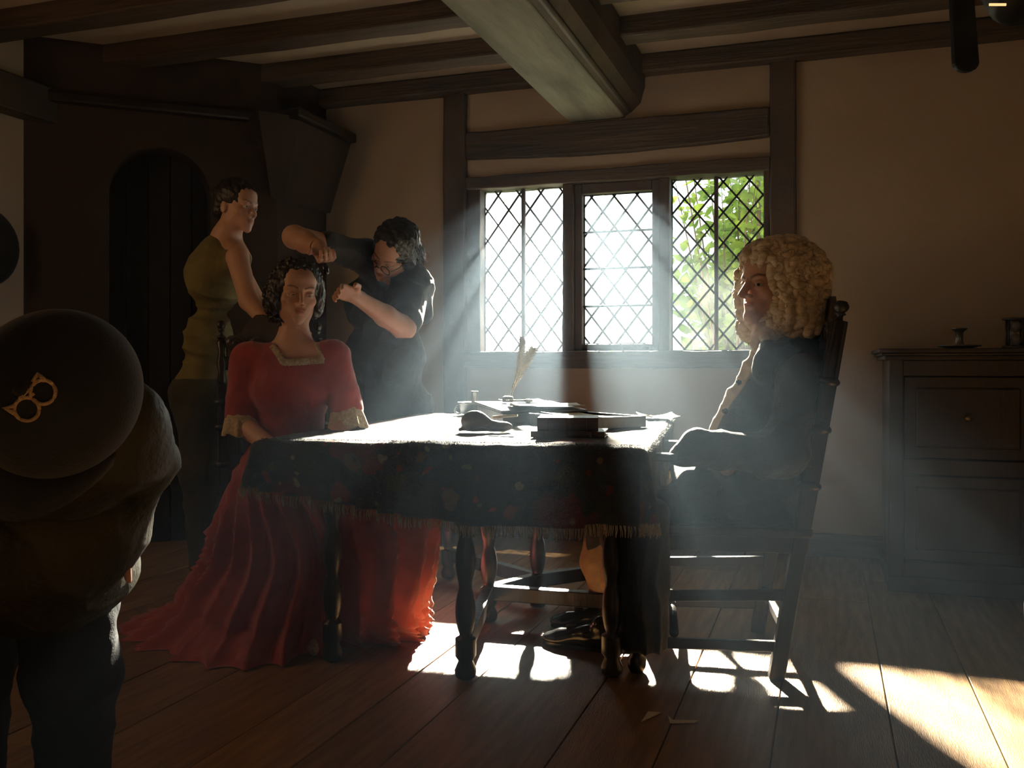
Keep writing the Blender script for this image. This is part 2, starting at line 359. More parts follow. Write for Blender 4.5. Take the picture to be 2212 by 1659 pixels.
def headcol(V, O, R, s=1.0, lip=(.80, .52, .48), brow=(.10, .08, .07), browk=1.0):
    L = ((V-O)@R)/s; C = np.ones((len(V), 3))
    def e(c, r): return np.sqrt((((L-np.array(c))/np.array(r))**2).sum(1))
    m = np.clip(1.25-np.minimum(e((0, -.090, -.0590), (.020, .020, .0050)), e((0, -.090, -.0697), (.0165, .020, .0062))), 0, .3)/.3; ml = np.clip(1.3-np.abs(L[:, 2]+.064)/.0022, 0, 1)*(np.abs(L[:, 0]) < .021)*(L[:, 1] < -.07)*.6
    C = C*(1-m[:, None])+np.array(lip)*m[:, None]
    C = C*(1-ml[:, None])+np.array((.35, .16, .15))*ml[:, None]
    ch = np.clip(1-np.minimum(e((.042, -.065, -.03), (.026, .03, .026)), e((-.042, -.065, -.03), (.026, .03, .026))), 0, 1)*.5
    C = C*(1-ch[:, None])+np.array((1, .72, .68))*ch[:, None]
    for q in (-1, 1):
        t = np.clip((q*L[:, 0]-.014)/.036, 0, 1); zc = .020+.008*np.sin(t*2.3); dd = np.abs(L[:, 2]-zc)/(.0042*browk*(1-.5*t))
        b = np.clip(1.5-dd, 0, 1)*((q*L[:, 0] > .011) & (q*L[:, 0] < .052) & (L[:, 1] < -.03)); C = C*(1-b[:, None]*.9)+np.array(brow)*b[:, None]*.9
        # lash line
        dl = np.abs(e((q*.031, -.071, -.001), (.0155, .03, .0062))-1); b = np.clip(1-dl*4, 0, 1)*(L[:, 1] < -.06)*.55; C = C*(1-b[:, None])+np.array((.2, .13, .1))*b[:, None]
    return C
def eyes(parent, O, R, s=1.0, look=(0, -1, 0), iris=(.10, .055, .03)):
    look = nrm(look)
    for q in (-1, 1):
        c = np.array((q*.031, -.0715, -.0012)); V = []; n1, n2 = 18, 24
        for i in range(n1+1):
            for j in range(n2):
                a, b = math.pi*i/n1, 2*math.pi*j/n2; V.append((math.sin(a)*math.cos(b), -math.cos(a), math.sin(a)*math.sin(b)))
        D = np.array(V); z = -look; zz = np.array((0, 0, 1.0)); x = nrm(np.cross(zz, z)); y = np.cross(z, x)
        Dw = D[:, 0:1]*x+D[:, 2:3]*y+D[:, 1:2]*z
        F = [(i*n2+j, i*n2+(j+1) % n2, (i+1)*n2+(j+1) % n2, (i+1)*n2+j) for i in range(n1) for j in range(n2)]
        ang = np.arccos(np.clip(-D[:, 1], -1, 1)); C = np.where(ang[:, None] < .18, (.01, .01, .01), np.where(ang[:, None] < .47, iris, (.50, .45, .41)))
        W = O+(c+Dw*.0128)@R.T*s
        o = mk('eye', W, np.array(F), M['eye'], parent); colattr(o, C)
def hand(S, W, X, Yt, s=1.0, curl=(.5, .6, .5), spread=.06, thumb=(.6, .5), k=.006):
    """W wrist, X towards the fingers, Yt towards the thumb side; the palm faces -Z = -(X x Y)"""
    X = nrm(X); Yt = np.array(Yt, float); Yt = nrm(Yt-X*(X@Yt)); Z = np.cross(X, Yt); R = np.stack([X, Yt, Z], 1); S.frame(W, R, s)
    S.ell((.048, .0, 0), (.050, .038, .014), .012); S.cap((-.02, 0, 0), (.02, 0, 0), .025, .024, .02)
    for q in (-.027, -.009, .010, .028): S.cap((.02, q*.7, .002), (.085, q, .002), .011, .0105, .008)
    for i, (y, L) in enumerate(((.029, .070), (.010, .078), (-.009, .073), (-.027, .058))):
        p = np.array((.087, y, .001)); a = 0.0; sp = spread*(1.5-i); seg = (L*.45, L*.31, L*.26); r = .0096
        for j in range(3):
            a += curl[j]*(1+.08*i); d = np.array((math.cos(a)*math.cos(sp), math.cos(a)*math.sin(sp), -math.sin(a))); q = p+d*seg[j]
            S.cap(p, q, r, r*.9, k*.6); p = q; r *= .9
    p = np.array((.018, .028, -.004)); d = nrm((.62, .70, -.30)); q = p+d*.040; S.cap(p, q, .014, .0115, .012)
    d = nrm((math.cos(thumb[0])*.9, math.sin(.5)*.55, -math.sin(thumb[0]))); p2 = q+d*.032; S.cap(q, p2, .0112, .0098, .006)
    d = nrm((math.cos(thumb[0]+thumb[1]), 0.0, -math.sin(thumb[0]+thumb[1]))); S.cap(p2, p2+d*.026, .0098, .0085, .004)
    S.world()
def curl(path, r, ridges=7, amp=.22, n=9, seg=None, tw=1.0):
    """a sausage curl: a tube whose surface carries a spiral groove"""
    path = [np.array(p, float) for p in path]; seg = seg or max(10, ridges*5)
    pts = []; m = len(path)-1
    for i in range(seg+1):
        t = i/seg*m; k = min(int(t), m-1); f = t-k; p0 = path[max(k-1, 0)]; p1 = path[k]; p2 = path[k+1]; p3 = path[min(k+2, m)]
        pts.append(.5*((2*p1)+(p2-p0)*f+(2*p0-5*p1+4*p2-p3)*f*f+(3*p1-p0-3*p2+p3)*f**3))
    d0 = nrm(pts[1]-pts[0]); x = nrm(np.cross((.3, .5, .8), d0)); V = []
    for i, p in enumerate(pts):
        d = nrm(pts[min(i+1, seg)]-pts[max(i-1, 0)]); x = nrm(x-d*(x@d)); y = np.cross(d, x); t = i/seg
        env = math.sin(math.pi*min(max(t*.94+.03, 0), 1))**.35
        for k in range(n):
            a = 2*math.pi*k/n; rr = r*env*(1-amp*(.5+.5*math.cos(a*tw-t*ridges*2*math.pi))**1.5); V.append(p+rr*(x*math.cos(a)+y*math.sin(a)))
    F = [(i*n+k, i*n+(k+1) % n, (i+1)*n+(k+1) % n, (i+1)*n+k) for i in range(seg) for k in range(n)]+[tuple(range(n))[::-1], tuple(seg*n+k for k in range(n))]
    return V, F
# ================================================================== the setting
W = 5.15; XL = -3.95; XR = 2.1; YB = -1.6; ZC = 2.72
def structure(name, mb, m, bev=0, parent=None):
    o = mb.build(name, m, None, bev=bev); o['kind'] = 'structure'; return o
# window wall with its opening
ox0, ox1, oz0, oz1 = -2.03, -.285, .99, 2.115
wb = MB(); T = .16
wb.box((XL-.3, W, -.1), (ox0, W+T, 3.0)); wb.box((ox1, W, -.1), (XR+.3, W+T, 3.0)); wb.box((ox0, W, -.1), (ox1, W+T, oz0)); wb.box((ox0, W, oz1), (ox1, W+T, 3.0))
wall_back = structure('wall_back', wb, M['plaster'])
def timber(name, lo, hi, parent, m='beam', sag=0, bev=.012, ax=0):
    lo = np.array(lo, float); hi = np.array(hi, float); n = 14; V = []; F = []
    r = np.random.default_rng(int(abs(lo.sum()*997)) % 9999); o1, o2 = [(1, 2), (0, 2), (0, 1)][ax]
    for i in range(n+1):
        t = i/n
        for a, b in ((0, 0), (1, 0), (1, 1), (0, 1)):
            p = np.zeros(3); p[ax] = lo[ax]+(hi[ax]-lo[ax])*t
            p[o1] = (lo, hi)[a][o1]+r.uniform(-.003, .003); p[o2] = (lo, hi)[b][o2]+r.uniform(-.004, .004)
            if ax == 0 and b == 0: p[2] += sag*math.sin(math.pi*t)*-1
            V.append(p)
    F = [(i*4+k, (i+1)*4+k, (i+1)*4+(k+1) % 4, i*4+(k+1) % 4) for i in range(n) for k in range(4)]+[(0, 1, 2, 3), (n*4+3, n*4+2, n*4+1, n*4)]
    o = mk(name, V, F, M[m], parent, False); fixn(o); bevel(o, bev); return o
timber('post', (-2.172, W-.045, -.02), (-2.03, W+.03, 2.63), wall_back, ax=2)
timber('post', (-.285, W-.045, -.02), (-.150, W+.03, 2.63), wall_back, ax=2)
timber('rail', (-2.03, W-.04, 2.225), (-.285, W+.03, 2.385), wall_back, 'beamx', sag=.025)
timber('rail', (XL, W-.09, 2.615), (XR, W+.03, 2.72), wall_back, 'beamx')
# baseboard
timber('baseboard', (XL, W-.03, 0), (XR, W+.01, .12), wall_back, 'beamx', bev=.005)
structure('wall_left', MB().box((XL-.2, YB-.2, -.1), (XL, W+.2, 3.0)), M['plaster'])
structure('wall_right', MB().box((XR, YB-.2, -.1), (XR+.2, W+.2, 3.0)), M['plaster'])
structure('wall_front', MB().box((XL-.2, YB-.2, -.1), (XR+.2, YB, 3.0)), M['plaster'])
wl = bpy.data.objects['wall_left']
timber('wall_plate', (XL, YB, 2.27), (XL+.12, 3.95, 2.46), wl, ax=1)
# floor: boards laid towards the window
floor = structure('floor', MB().box((XL-.2, YB-.2, -.12), (XR+.2, W+.1, -.03)), M['soot'])
xs = [-3.95, -3.62, -3.33, -3.02, -2.70, -2.43, -2.10, -1.83, -1.50, -1.26, -1.055, -.664, -.41, -.133, .17, .43, .74, 1.02, 1.33, 1.60, 1.85, 2.10]
for i in range(len(xs)-1):
    x0, x1 = xs[i]+.0018, xs[i+1]-.0018; r = random.Random(i)
    ys = [YB, r.choice([.4, 1.1, 1.9]), r.choice([3.3, 4.2, 4.6]), W]
    for a, b in zip(ys[:-1], ys[1:]):
        if b < .9: continue
        dz = r.uniform(-.0012, .0012); o = MB().box((x0, a+.001, -.04), (x1, b-.001, dz)).build('plank', M['floor'], floor, bev=.0025)
structure_mb = MB().box((XL, YB, -.04), (XR, .9, -.001)); mbf = structure_mb.build('plank', M['floor'], floor)
# ceiling with joists and main beam
ceiling = structure('ceiling', MB().box((XL-.2, YB-.2, ZC), (XR+.2, W+.2, ZC+.2)), M['ceil'])
for y in (4.69, 4.14, 3.585, 3.03, 2.475, 1.92, 1.365, .81, .255, -.3, -.85):
    timber('joist', (XL, y-.15, 2.62), (-1.33, y, ZC+.02), ceiling, 'beamx')
    timber('joist', (-1.08, y-.205, 2.62), (XR, y-.055, ZC+.02), ceiling, 'beamx')
mb = timber('ceiling_beam', (-1.40, YB, 2.395), (-1.075, W+.02, 2.70), ceiling, 'main_beam', bev=.01, ax=1)
mb['label'] = 'underside of the great ceiling beam, bounced light painted in pale'
ch = MB(); ch.prism([(-1.085, YB, 2.400), (-1.035, YB, 2.425), (-.985, YB, 2.47), (-.96, YB, 2.56), (-.96, YB, 2.72), (-1.085, YB, 2.72)], (0, W-YB+.0, 0))
o = ch.build('beam_moulding', M['beam'], ceiling, bev=.01); fixn(o)
ch = MB()
ch.tube([(-1.045, YB, 2.425), (-1.045, 5.1, 2.425)], .017, 8); ch.build('beam_moulding', M['beam'], ceiling, smooth=True)
# ---- window
win = bpy.data.objects.new('window_1', None); COL.objects.link(win); win.location = (-1.157, W, .99); win['kind'] = 'structure'
yf0, yf1 = W+.0, W+.11; gy = W+.07
fr = MB()
timber('head', (ox0, W-.035, 2.045), (ox1, W+.12, 2.118), win, 'beamx', bev=.006)
timber('sill', (ox0, W-.06, .985), (ox1, W+.15, 1.082), win, 'beamx', bev=.006)
timber('jamb', (ox0, W-.01, 1.08), (-1.945, W+.11, 2.05), win, ax=2, bev=.005)
timber('jamb', (-.318, W-.01, 1.08), (ox1, W+.11, 2.05), win, ax=2, bev=.005)
timber('mullion', (-1.441, W-.01, 1.08), (-1.375, W+.11, 2.05), win, ax=2, bev=.01)
timber('mullion', (-.885, W-.01, 1.08), (-.823, W+.11, 2.05), win, ax=2, bev=.01)
cs = empty('tmp', (0, 0, 0), '', ''); bpy.data.objects.remove(cs)
cf = MB(); cx0, cx1, cz0, cz1 = -1.375, -.885, 1.085, 2.045
cf.box((cx0, W+.02, cz0), (-1.331, W+.085, cz1)); cf.box((-.926, W+.02, cz0), (cx1, W+.085, cz1)); cf.box((-1.331, W+.02, cz0), (-.926, W+.085, 1.124)); cf.box((-1.331, W+.02, 1.987), (-.926, W+.085, cz1))
cf.build('casement_frame', M['beam'], win, bev=.005)
def clip(poly, x0, x1, z0, z1):
    for ax, lim, sg in ((0, x0, 1), (0, x1, -1), (1, z0, 1), (1, z1, -1)):
        out = []
        for i in range(len(poly)):
            a, b = poly[i], poly[(i+1) % len(poly)]; da, db = sg*(a[ax]-lim), sg*(b[ax]-lim)
            if da >= 0: out.append(a)
            if (da >= 0) != (db >= 0): t = da/(da-db); out.append((a[0]+t*(b[0]-a[0]), a[1]+t*(b[1]-a[1])))
        poly = out
        if len(poly) < 3: return []
    return poly
def light(x0, x1, z0, z1, dw, dh, ph, pz, gm, bars=(), vbar=None):
    lead = MB(); i0 = int((x0-x1)/dw)-2
    for i in range(-12, 13):
        for j in range(-14, 15):
            cx, cz = x0+ph+i*dw/2, z0+pz+j*dh/2
            if (i+j) % 2: continue
            p = clip([(cx-dw/2, cz), (cx, cz-dh/2), (cx+dw/2, cz), (cx, cz+dh/2)], x0, x1, z0, z1)
            if len(p) < 3: continue
            ar = abs(sum(p[k][0]*p[(k+1) % len(p)][1]-p[(k+1) % len(p)][0]*p[k][1] for k in range(len(p))))/2
            if ar < 2e-4: continue
            c = np.mean(p, 0); r = random.Random(i*31+j); tx, tz = r.uniform(-.03, .03), r.uniform(-.03, .03)
            V = [(q[0], gy+(q[0]-c[0])*tx+(q[1]-c[1])*tz, q[1]) for q in p]
            MB().prism(V, (0, .0018, 0)).build('pane', gm, win)
    def seg(a, b, w=.0052):
        a = np.array([a[0], gy-.002, a[1]]); b = np.array([b[0], gy-.002, b[1]]); d = nrm(b-a); s_ = np.cross(d, (0, 1, 0))*w
        lead.prism([a-s_, b-s_, b+s_, a+s_], (0, .006, 0))
    for sgn in (1, -1):
        for k in range(-30, 31):
            # lines z = z0+pz+dh/2*k + sgn*(dh/dw)*(x-x0-ph)
            f = lambda x: z0+pz+dh/2*(2*k+1)+sgn*dh/dw*(x-x0-ph)
            g = lambda z: (z-z0-pz-dh/2*(2*k+1))/(sgn*dh/dw)+x0+ph
            pts = []
            for x in (x0, x1):
                if z0 <= f(x) <= z1: pts.append((x, f(x)))
            for z in (z0, z1):
                if x0 < g(z) < x1: pts.append((g(z), z))
            if len(pts) >= 2 and abs(pts[0][0]-pts[1][0]) > .01: seg(pts[0], pts[1])
    seg((x0, z0), (x0, z1), .006); seg((x1, z0), (x1, z1), .006); seg((x0, z0), (x1, z0), .006); seg((x0, z1), (x1, z1), .006)
    o = lead.build('lead_lattice', M['lead'], win); fixn(o)
    for z in bars: MB().tube([(x0, gy-.014, z), (x1, gy-.014, z)], .0062, 8).build('saddle_bar', M['iron'], win, smooth=True)
    if vbar: MB().box((vbar-.011, gy-.03, z0), (vbar+.011, gy-.008, z1)).build('window_bar', M['beam'], win, bev=.003)
light(-1.945, -1.441, 1.082, 2.048, .133, .178, .02, .045, M['pane_left'], vbar=-1.694)
light(-1.331, -.926, 1.124, 1.987, .133, .172, .045, .075, M['pane'], bars=(1.769, 1.558, 1.342))
light(-.823, -.318, 1.082, 2.048, .142, .168, .0, .01, M['pane'], vbar=-.575)
# ---- haze from the smoke machine, filling the room
hz = MB().box((XL-.02, YB-.02, -.02), (XR+.02, W+.115, 2.9)).build('haze', None or M['lead']); tag(hz, 'thin bluish smoke haze filling the whole room', 'haze', kind='stuff')
hm = bpy.data.materials.new('haze'); hm.use_nodes = True; nt = hm.node_tree; nt.nodes.clear(); out = N(nt, 'ShaderNodeOutputMaterial')
vs = N(nt, 'ShaderNodeVolumeScatter'); vs.inputs['Color'].default_value = (.58, .79, 1.0, 1); vs.inputs['Density'].default_value = .0043; vs.inputs['Anisotropy'].default_value = .72
nt.links.new(vs.outputs[0], out.inputs['Volume']); hz.data.materials[0] = hm
# ---- chimney breast across the corner, with an arched door and a flared hood
chim = empty('chimney_breast', (-3.5, 4.4, 0), 'dark brick corner chimney breast with an arched recess and flared hood', 'chimney')
Pa = np.array([-3.95, 3.74]); Pb = np.array([-2.985, 4.60]); e = (Pb-Pa)/np.linalg.norm(Pb-Pa); Ld = np.linalg.norm(Pb-Pa); nn = np.array([-e[1], e[0]])
def cw(s_, d_, z): q = Pa+e*s_+nn*d_; return (q[0], q[1], z)
def s_of(u):    # distance along the face seen in picture column u
    a = (u-1106)/2000; dx, dy = -SN+a*CS, CS+a*SN; m_ = np.array([[dx, -e[0]], [dy, -e[1]]]); return np.linalg.solve(m_, Pa)[1]
s0, s1 = s_of(235), s_of(455); sm = (s0+s1)/2; rr = (s1-s0)/2; za = 2.2-rr
outl = [(0, 0), (s0, 0), (s0, za)]+[(sm-rr*math.cos(k*math.pi/14), za+rr*math.sin(k*math.pi/14)) for k in range(1, 14)]+[(s1, za), (s1, 0), (Ld, 0), (Ld, 2.72), (0, 2.72)]
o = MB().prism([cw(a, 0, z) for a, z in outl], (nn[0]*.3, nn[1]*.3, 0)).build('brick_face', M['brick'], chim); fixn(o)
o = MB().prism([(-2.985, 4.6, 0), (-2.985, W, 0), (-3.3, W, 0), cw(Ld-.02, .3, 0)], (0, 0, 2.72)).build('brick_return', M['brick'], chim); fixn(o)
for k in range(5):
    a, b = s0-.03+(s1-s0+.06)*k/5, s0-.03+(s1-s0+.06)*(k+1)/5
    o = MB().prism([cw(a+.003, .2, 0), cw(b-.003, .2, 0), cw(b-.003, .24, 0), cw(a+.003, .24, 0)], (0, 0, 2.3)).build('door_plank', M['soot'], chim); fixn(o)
hood = [cw(-.02, -.03, 1.98), cw(Ld+.02, -.03, 1.98), cw(Ld+.13, .25, 1.98), (-2.93, W, 1.98), (-3.9, W, 1.98)]
hood = MB(); lo_ = [(-3.0, 4.56), (-2.95, 4.62), (-2.95, W-.01), (-3.2, W-.01), (-3.1, 4.75)]; hi_ = [(-2.95, 4.36), (-2.80, 4.55), (-2.80, W-.01), (-3.2, W-.01), (-3.15, 4.5)]
hood.add([(x, y, 1.96) for x, y in lo_]+[(x, y, 2.40) for x, y in hi_], [(0, 1, 2, 3, 4)[::-1], (5, 6, 7, 8, 9)]+[(i, (i+1) % 5, 5+(i+1) % 5, 5+i) for i in range(5)])
o = hood.build('hood_bracket', M['brick'], chim); fixn(o)
o = MB().prism([cw(-.0, -.05, 2.38), cw(Ld-.05, -.05, 2.38), (-2.76, 4.48, 2.38), (-2.76, W-.01, 2.38), (-3.3, W-.01, 2.38)], (0, 0, .06)).build('cornice', M['dark'], chim, bev=.015); fixn(o)
# ================================================================== the garden
gr = MB().box((-12, W+.6, -.5), (12, 30, -.4)).build('lawn', M['grass']); gr['kind'] = 'structure'; gr.name = 'ground'
def leaf_quad(c, s_, r):
    d = nrm(r.normal(size=3)); u_ = nrm(np.cross(d, r.normal(size=3))); w_ = np.cross(d, u_)
    k = [(0, -1, 0), (.42, -.55, .08), (.5, .05, .1), (.28, .6, .06), (0, 1, 0), (-.28, .6, .06), (-.5, .05, .1), (-.42, -.55, .08)]
    return [c+s_*(a*u_+b*w_+z*d) for a, b, z in k], [(0, 1, 2, 7), (2, 3, 6, 7), (3, 4, 5, 6), (6, 7, 2)][0:3]
def bush(name, label, cx, cy, z0, z1, R_, n, size, seed, root_at=None):
    r = np.random.default_rng(seed); root = empty(name, (cx, cy, -.4), label, name.split('_')[-1])
    tr = MB(); V = []; F = []; nb = max(14, n//60)
    for b in range(nb):
        q = r.uniform(-1, 1, 3); top = np.array([cx+q[0]*R_, cy+q[1]*R_*.6, z0+(z1-z0)*(q[2]*.5+.5)])
        mid = np.array([cx+q[0]*R_*.3, cy+q[1]*.2, (z0+top[2])*.4])
        if root_at: mid = top+np.array([.30, .05, .10]); tr.tube([(root_at[0], root_at[1], -.4), (root_at[0]-.05, root_at[1], z1+.2), mid, top], [.02, .014, .006, .003], 5)
        else: tr.tube([(cx+q[0]*.06, cy+q[1]*.06, -.4), mid, top], [.016, .010, .003], 5)
        for i in range(n//nb):
            c = mid+(top-mid)*r.uniform(.25 if root_at else -.35, 1.05)+r.normal(size=3)*.09; v, f = leaf_quad(c, size*r.uniform(.6, 1.15), r)
            k0 = len(V); V += v; F += [tuple(i_+k0 for i_ in ff) for ff in f]
    tr.build('stem', M['bark'], root, smooth=True)
    o = mk('foliage', V, F, M['leaf'], root, False); o['kind'] = 'stuff'
bush('garden_bush', 'sunlit leafy green bush outside the right-hand window light', -.70, 7.4, .1, 3.0, .50, 2500, .060, 3)
bush('garden_shrub', 'low yellow-green shrub in front of the bush outside the window', -.9, 6.6, .0, 1.35, .5, 380, .05, 5)
bush('garden_branch', 'leafy branches overhanging the lawn high outside the middle window light', -1.50, 7.0, 2.46, 2.86, .13, 420, .075, 13, root_at=(-.45, 7.3))
bush('garden_hedge', 'darker leafy hedge farther behind the sunlit bush outside', -.98, 10.5, .2, 4.2, .50, 1500, .11, 17)
bush('garden_tree', 'sunlit branches showing at the top of the left window light', -2.20, 6.9, 2.46, 2.72, .15, 150, .055, 9, root_at=(-3.4, 7.0))
# ================================================================== furniture
# turned leg profile helper
def turned(h, r, n=3):
    p = [(r*.55, 0), (r*.95, .01), (r*1.05, .03), (r*.7, .06), (r, .075), (r, .13), (r, .131)]
    z = .14; L = (h-.14-.12)
    for i in range(26):
        t = i/25; rr = r*(.55+.42*math.sin(math.pi*((t*n) % 1.0))**.8); p.append((rr, z+L*t))
    return p+[(r, h-.119), (r, h)]
ang = math.radians(6.5); RT = rz(ang)
tc = np.array([-1.185, 3.385])
table = empty('gateleg_table', (tc[0], tc[1], 0), 'dark oak gateleg table with turned legs under the floral rug', 'table', rz=0)
def TL(x, y): q = RT[:2, :2]@np.array([x, y]); return tc+q
TW, TLn = .58, .83     # half width, half length of the top
c = [TL(-TW, -TLn), TL(TW, -TLn), TL(TW, TLn), TL(-TW, TLn)]
MB().prism([(p[0], p[1], .735) for p in c], (0, 0, .025)).build('table_top', M['dark'], table, bev=.006)
legs = [(-1.585, 2.775), (-1.09, 2.75), (-.655, 2.93), (-1.25, 3.40), (-1.13, 3.66), (-1.68, 4.02), (-.80, 4.05), (-.60, 3.43)]
for x, y in legs:
    MB().lathe(turned(.735, .034), (x, y, 0), n=14).build('leg', M['dark'], table, smooth=True)
def stretch(a, b, z, w=.022, h=.028, par=None, m='dark', bname='stretcher'):
    a = np.array([*a, z]); b = np.array([*b, z]); d = nrm(b-a); s_ = np.cross(d, (0, 0, 1.0))*w
    return MB().prism([a-s_-UV*h, b-s_-UV*h, b-s_+UV*h, a-s_+UV*h], s_*2).build(bname, M[m], par, bev=.004)
for a, b in ((1, 3), (3, 4), (3, 7), (4, 6), (4, 5)): fixn(stretch(legs[a], legs[b], .115, par=table))
fixn(MB().prism([(*legs[1], .64), (*legs[4], .64), (*legs[4], .735), (*legs[1], .735)], (.03, 0, 0)).build('apron', M['dark'], table))
# ---- rug laid over the table: rounded-rectangle cloth that drops over the edge, with a fringe
def build_rug():
    OW, OL, drop, rc = TW+.012, TLn+.012, .235, .05
    nu, nv = 150, 200; Wt, Lt = OW+drop+.06, OL+drop+.06
    U = np.linspace(-Wt, Wt, nu); Vv = np.linspace(-Lt, Lt, nv); uu, vv = np.meshgrid(U, Vv, indexing='ij')
    x = np.clip(uu, -OW, OW); y = np.clip(vv, -OL, OL); ex = uu-x; ey = vv-y; e_ = np.sqrt(ex**2+ey**2)+1e-9
    nx, ny = ex/e_, ey/e_; both = (np.abs(ex) > 0) & (np.abs(ey) > 0)
    R_ = .022; th = np.clip(e_/R_, 0, math.pi/2); out_ = R_*np.sin(th); dn = R_*(1-np.cos(th))+np.clip(e_-R_*math.pi/2, 0, None)
    # hanging folds
    s_ = uu*1.0+vv*1.3; fold = np.clip(dn/.2, 0, 1)*(.012*np.sin(s_*9+.5*np.sin(s_*4))+.008*np.sin(s_*23+1))
    slant = np.clip(dn, 0, .3)*np.where(ny < -.3, -.02, np.where(nx < 0, -.24, -.05)); cornerf = np.where(both, .035*np.sin(2*np.arctan2(np.abs(ey), np.abs(ex)))*np.clip(dn/.2, 0, 1), 0)
    X = x+nx*(out_+fold+slant+cornerf); Y = y+ny*(out_+fold+slant+cornerf); Z = .768-dn+.0025*np.sin(uu*13+vv*5)*(e_ < .001)
    Z = Z+.0022*noise3(np.stack([uu, vv, uu*0], -1).reshape(-1, 3), 30, 4).reshape(uu.shape)
    q = np.stack([X, Y], -1)@RT[:2, :2].T+tc; V = np.stack([q[..., 0], q[..., 1], Z], -1).reshape(-1, 3)
    keep = (np.abs(uu) <= Wt) & (dn.max() > 0)
    drop_l = np.where(both, drop*.98, drop)+.012*np.sin(uu*4+1)+.01*np.sin(vv*3)
    drop_l = np.where(vv > OL, .03, drop_l)
    drop_l = drop_l-.055*np.clip(1-(uu+OW)/.5, 0, 1)*(vv < 0)+.01*np.clip(uu/OW, 0, 1)
    ok = (e_-.001 <= drop_l)
    idx = np.arange(nu*nv).reshape(nu, nv); a, b, c_, d = idx[:-1, :-1], idx[1:, :-1], idx[1:, 1:], idx[:-1, 1:]
    okf = ok[:-1, :-1] & ok[1:, :-1] & ok[1:, 1:] & ok[:-1, 1:]
    F = np.stack([a[okf], b[okf], c_[okf], d[okf]], 1)
    o = mk('table_rug', V, F, M['rug']); at = o.data.attributes.new('rug', 'FLOAT_VECTOR', 'POINT')
    at.data.foreach_set('vector', np.stack([uu, vv, uu*0], -1).reshape(-1, 3).astype(np.float32).ravel())
    so = o.modifiers.new('thick', 'SOLIDIFY'); so.thickness = .005; so.offset = -1
    tag(o, 'dark floral rug with cream fringe draped over the table', 'rug')
    # fringe: strands along the cut edge; pile: short tufts where the cloth turns over the edge
    cnt = {}
    for f in F:
        for i in range(4):
            k = (min(f[i], f[(i+1) % 4]), max(f[i], f[(i+1) % 4])); cnt[k] = cnt.get(k, 0)+1
    be = [k for k, n_ in cnt.items() if n_ == 1]; fb = MB(); r = np.random.default_rng(2); cen = V.mean(0)
    for i, j in be:
        L = np.linalg.norm(V[i]-V[j]); m_ = max(1, int(L/.0042))
        for k in range(m_):
            p = V[i]+(V[j]-V[i])*((k+r.uniform(.2, .8))/m_)
            ou = nrm([p[0]-cen[0], p[1]-cen[1], 0]); q = p+np.array([r.normal()*.003, r.normal()*.003, -r.uniform(.026, .038)]); s_ = np.cross(ou, (0, 0, 1))*.0016
            mid = (p+q)/2+ou*r.uniform(.001, .006); fb.add([p-s_, p+s_, mid+s_*1.1, mid-s_*1.1, q+s_*.8, q-s_*.8, p+ou*.002, mid+ou*.002], [(0, 1, 2, 3), (3, 2, 4, 5), (0, 6, 7, 3), (1, 6, 7, 2)])
    f_ = fb.build('fringe', M['fringe'], None); f_.parent = o; f_['kind'] = 'stuff'
    pb = MB()
    for _ in range(5200):
        if r.random() < .62: u_, v_ = r.uniform(-OW, OW), -OL-r.uniform(-.03, .02)
        else: u_, v_ = OW+r.uniform(-.04, .03), r.uniform(-OL, OL)
        e1 = max(abs(u_)-OW, 0); e2 = max(abs(v_)-OL, 0); e0 = math.hypot(e1, e2); z = .771-min(e0, .03)*.6
        p = np.array([*TL(u_, v_), z]); side = nrm(np.array([*(RT[:2, :2]@np.array([1.0 if e1 > 0 or u_ > OW-.04 else r.normal()*.3, -1.0 if v_ < -OL+.04 else 0])), 0])+r.normal(size=3)*.25)
        q = p+side*r.uniform(.005, .012)+UV*r.uniform(-.001, .004); s_ = np.cross(side, UV)*.0011; pb.add([p-s_, p+s_, q], [(0, 1, 2)])
    f_ = pb.build('pile', M['rug'], None); f_.parent = o; f_['kind'] = 'stuff'
build_rug()
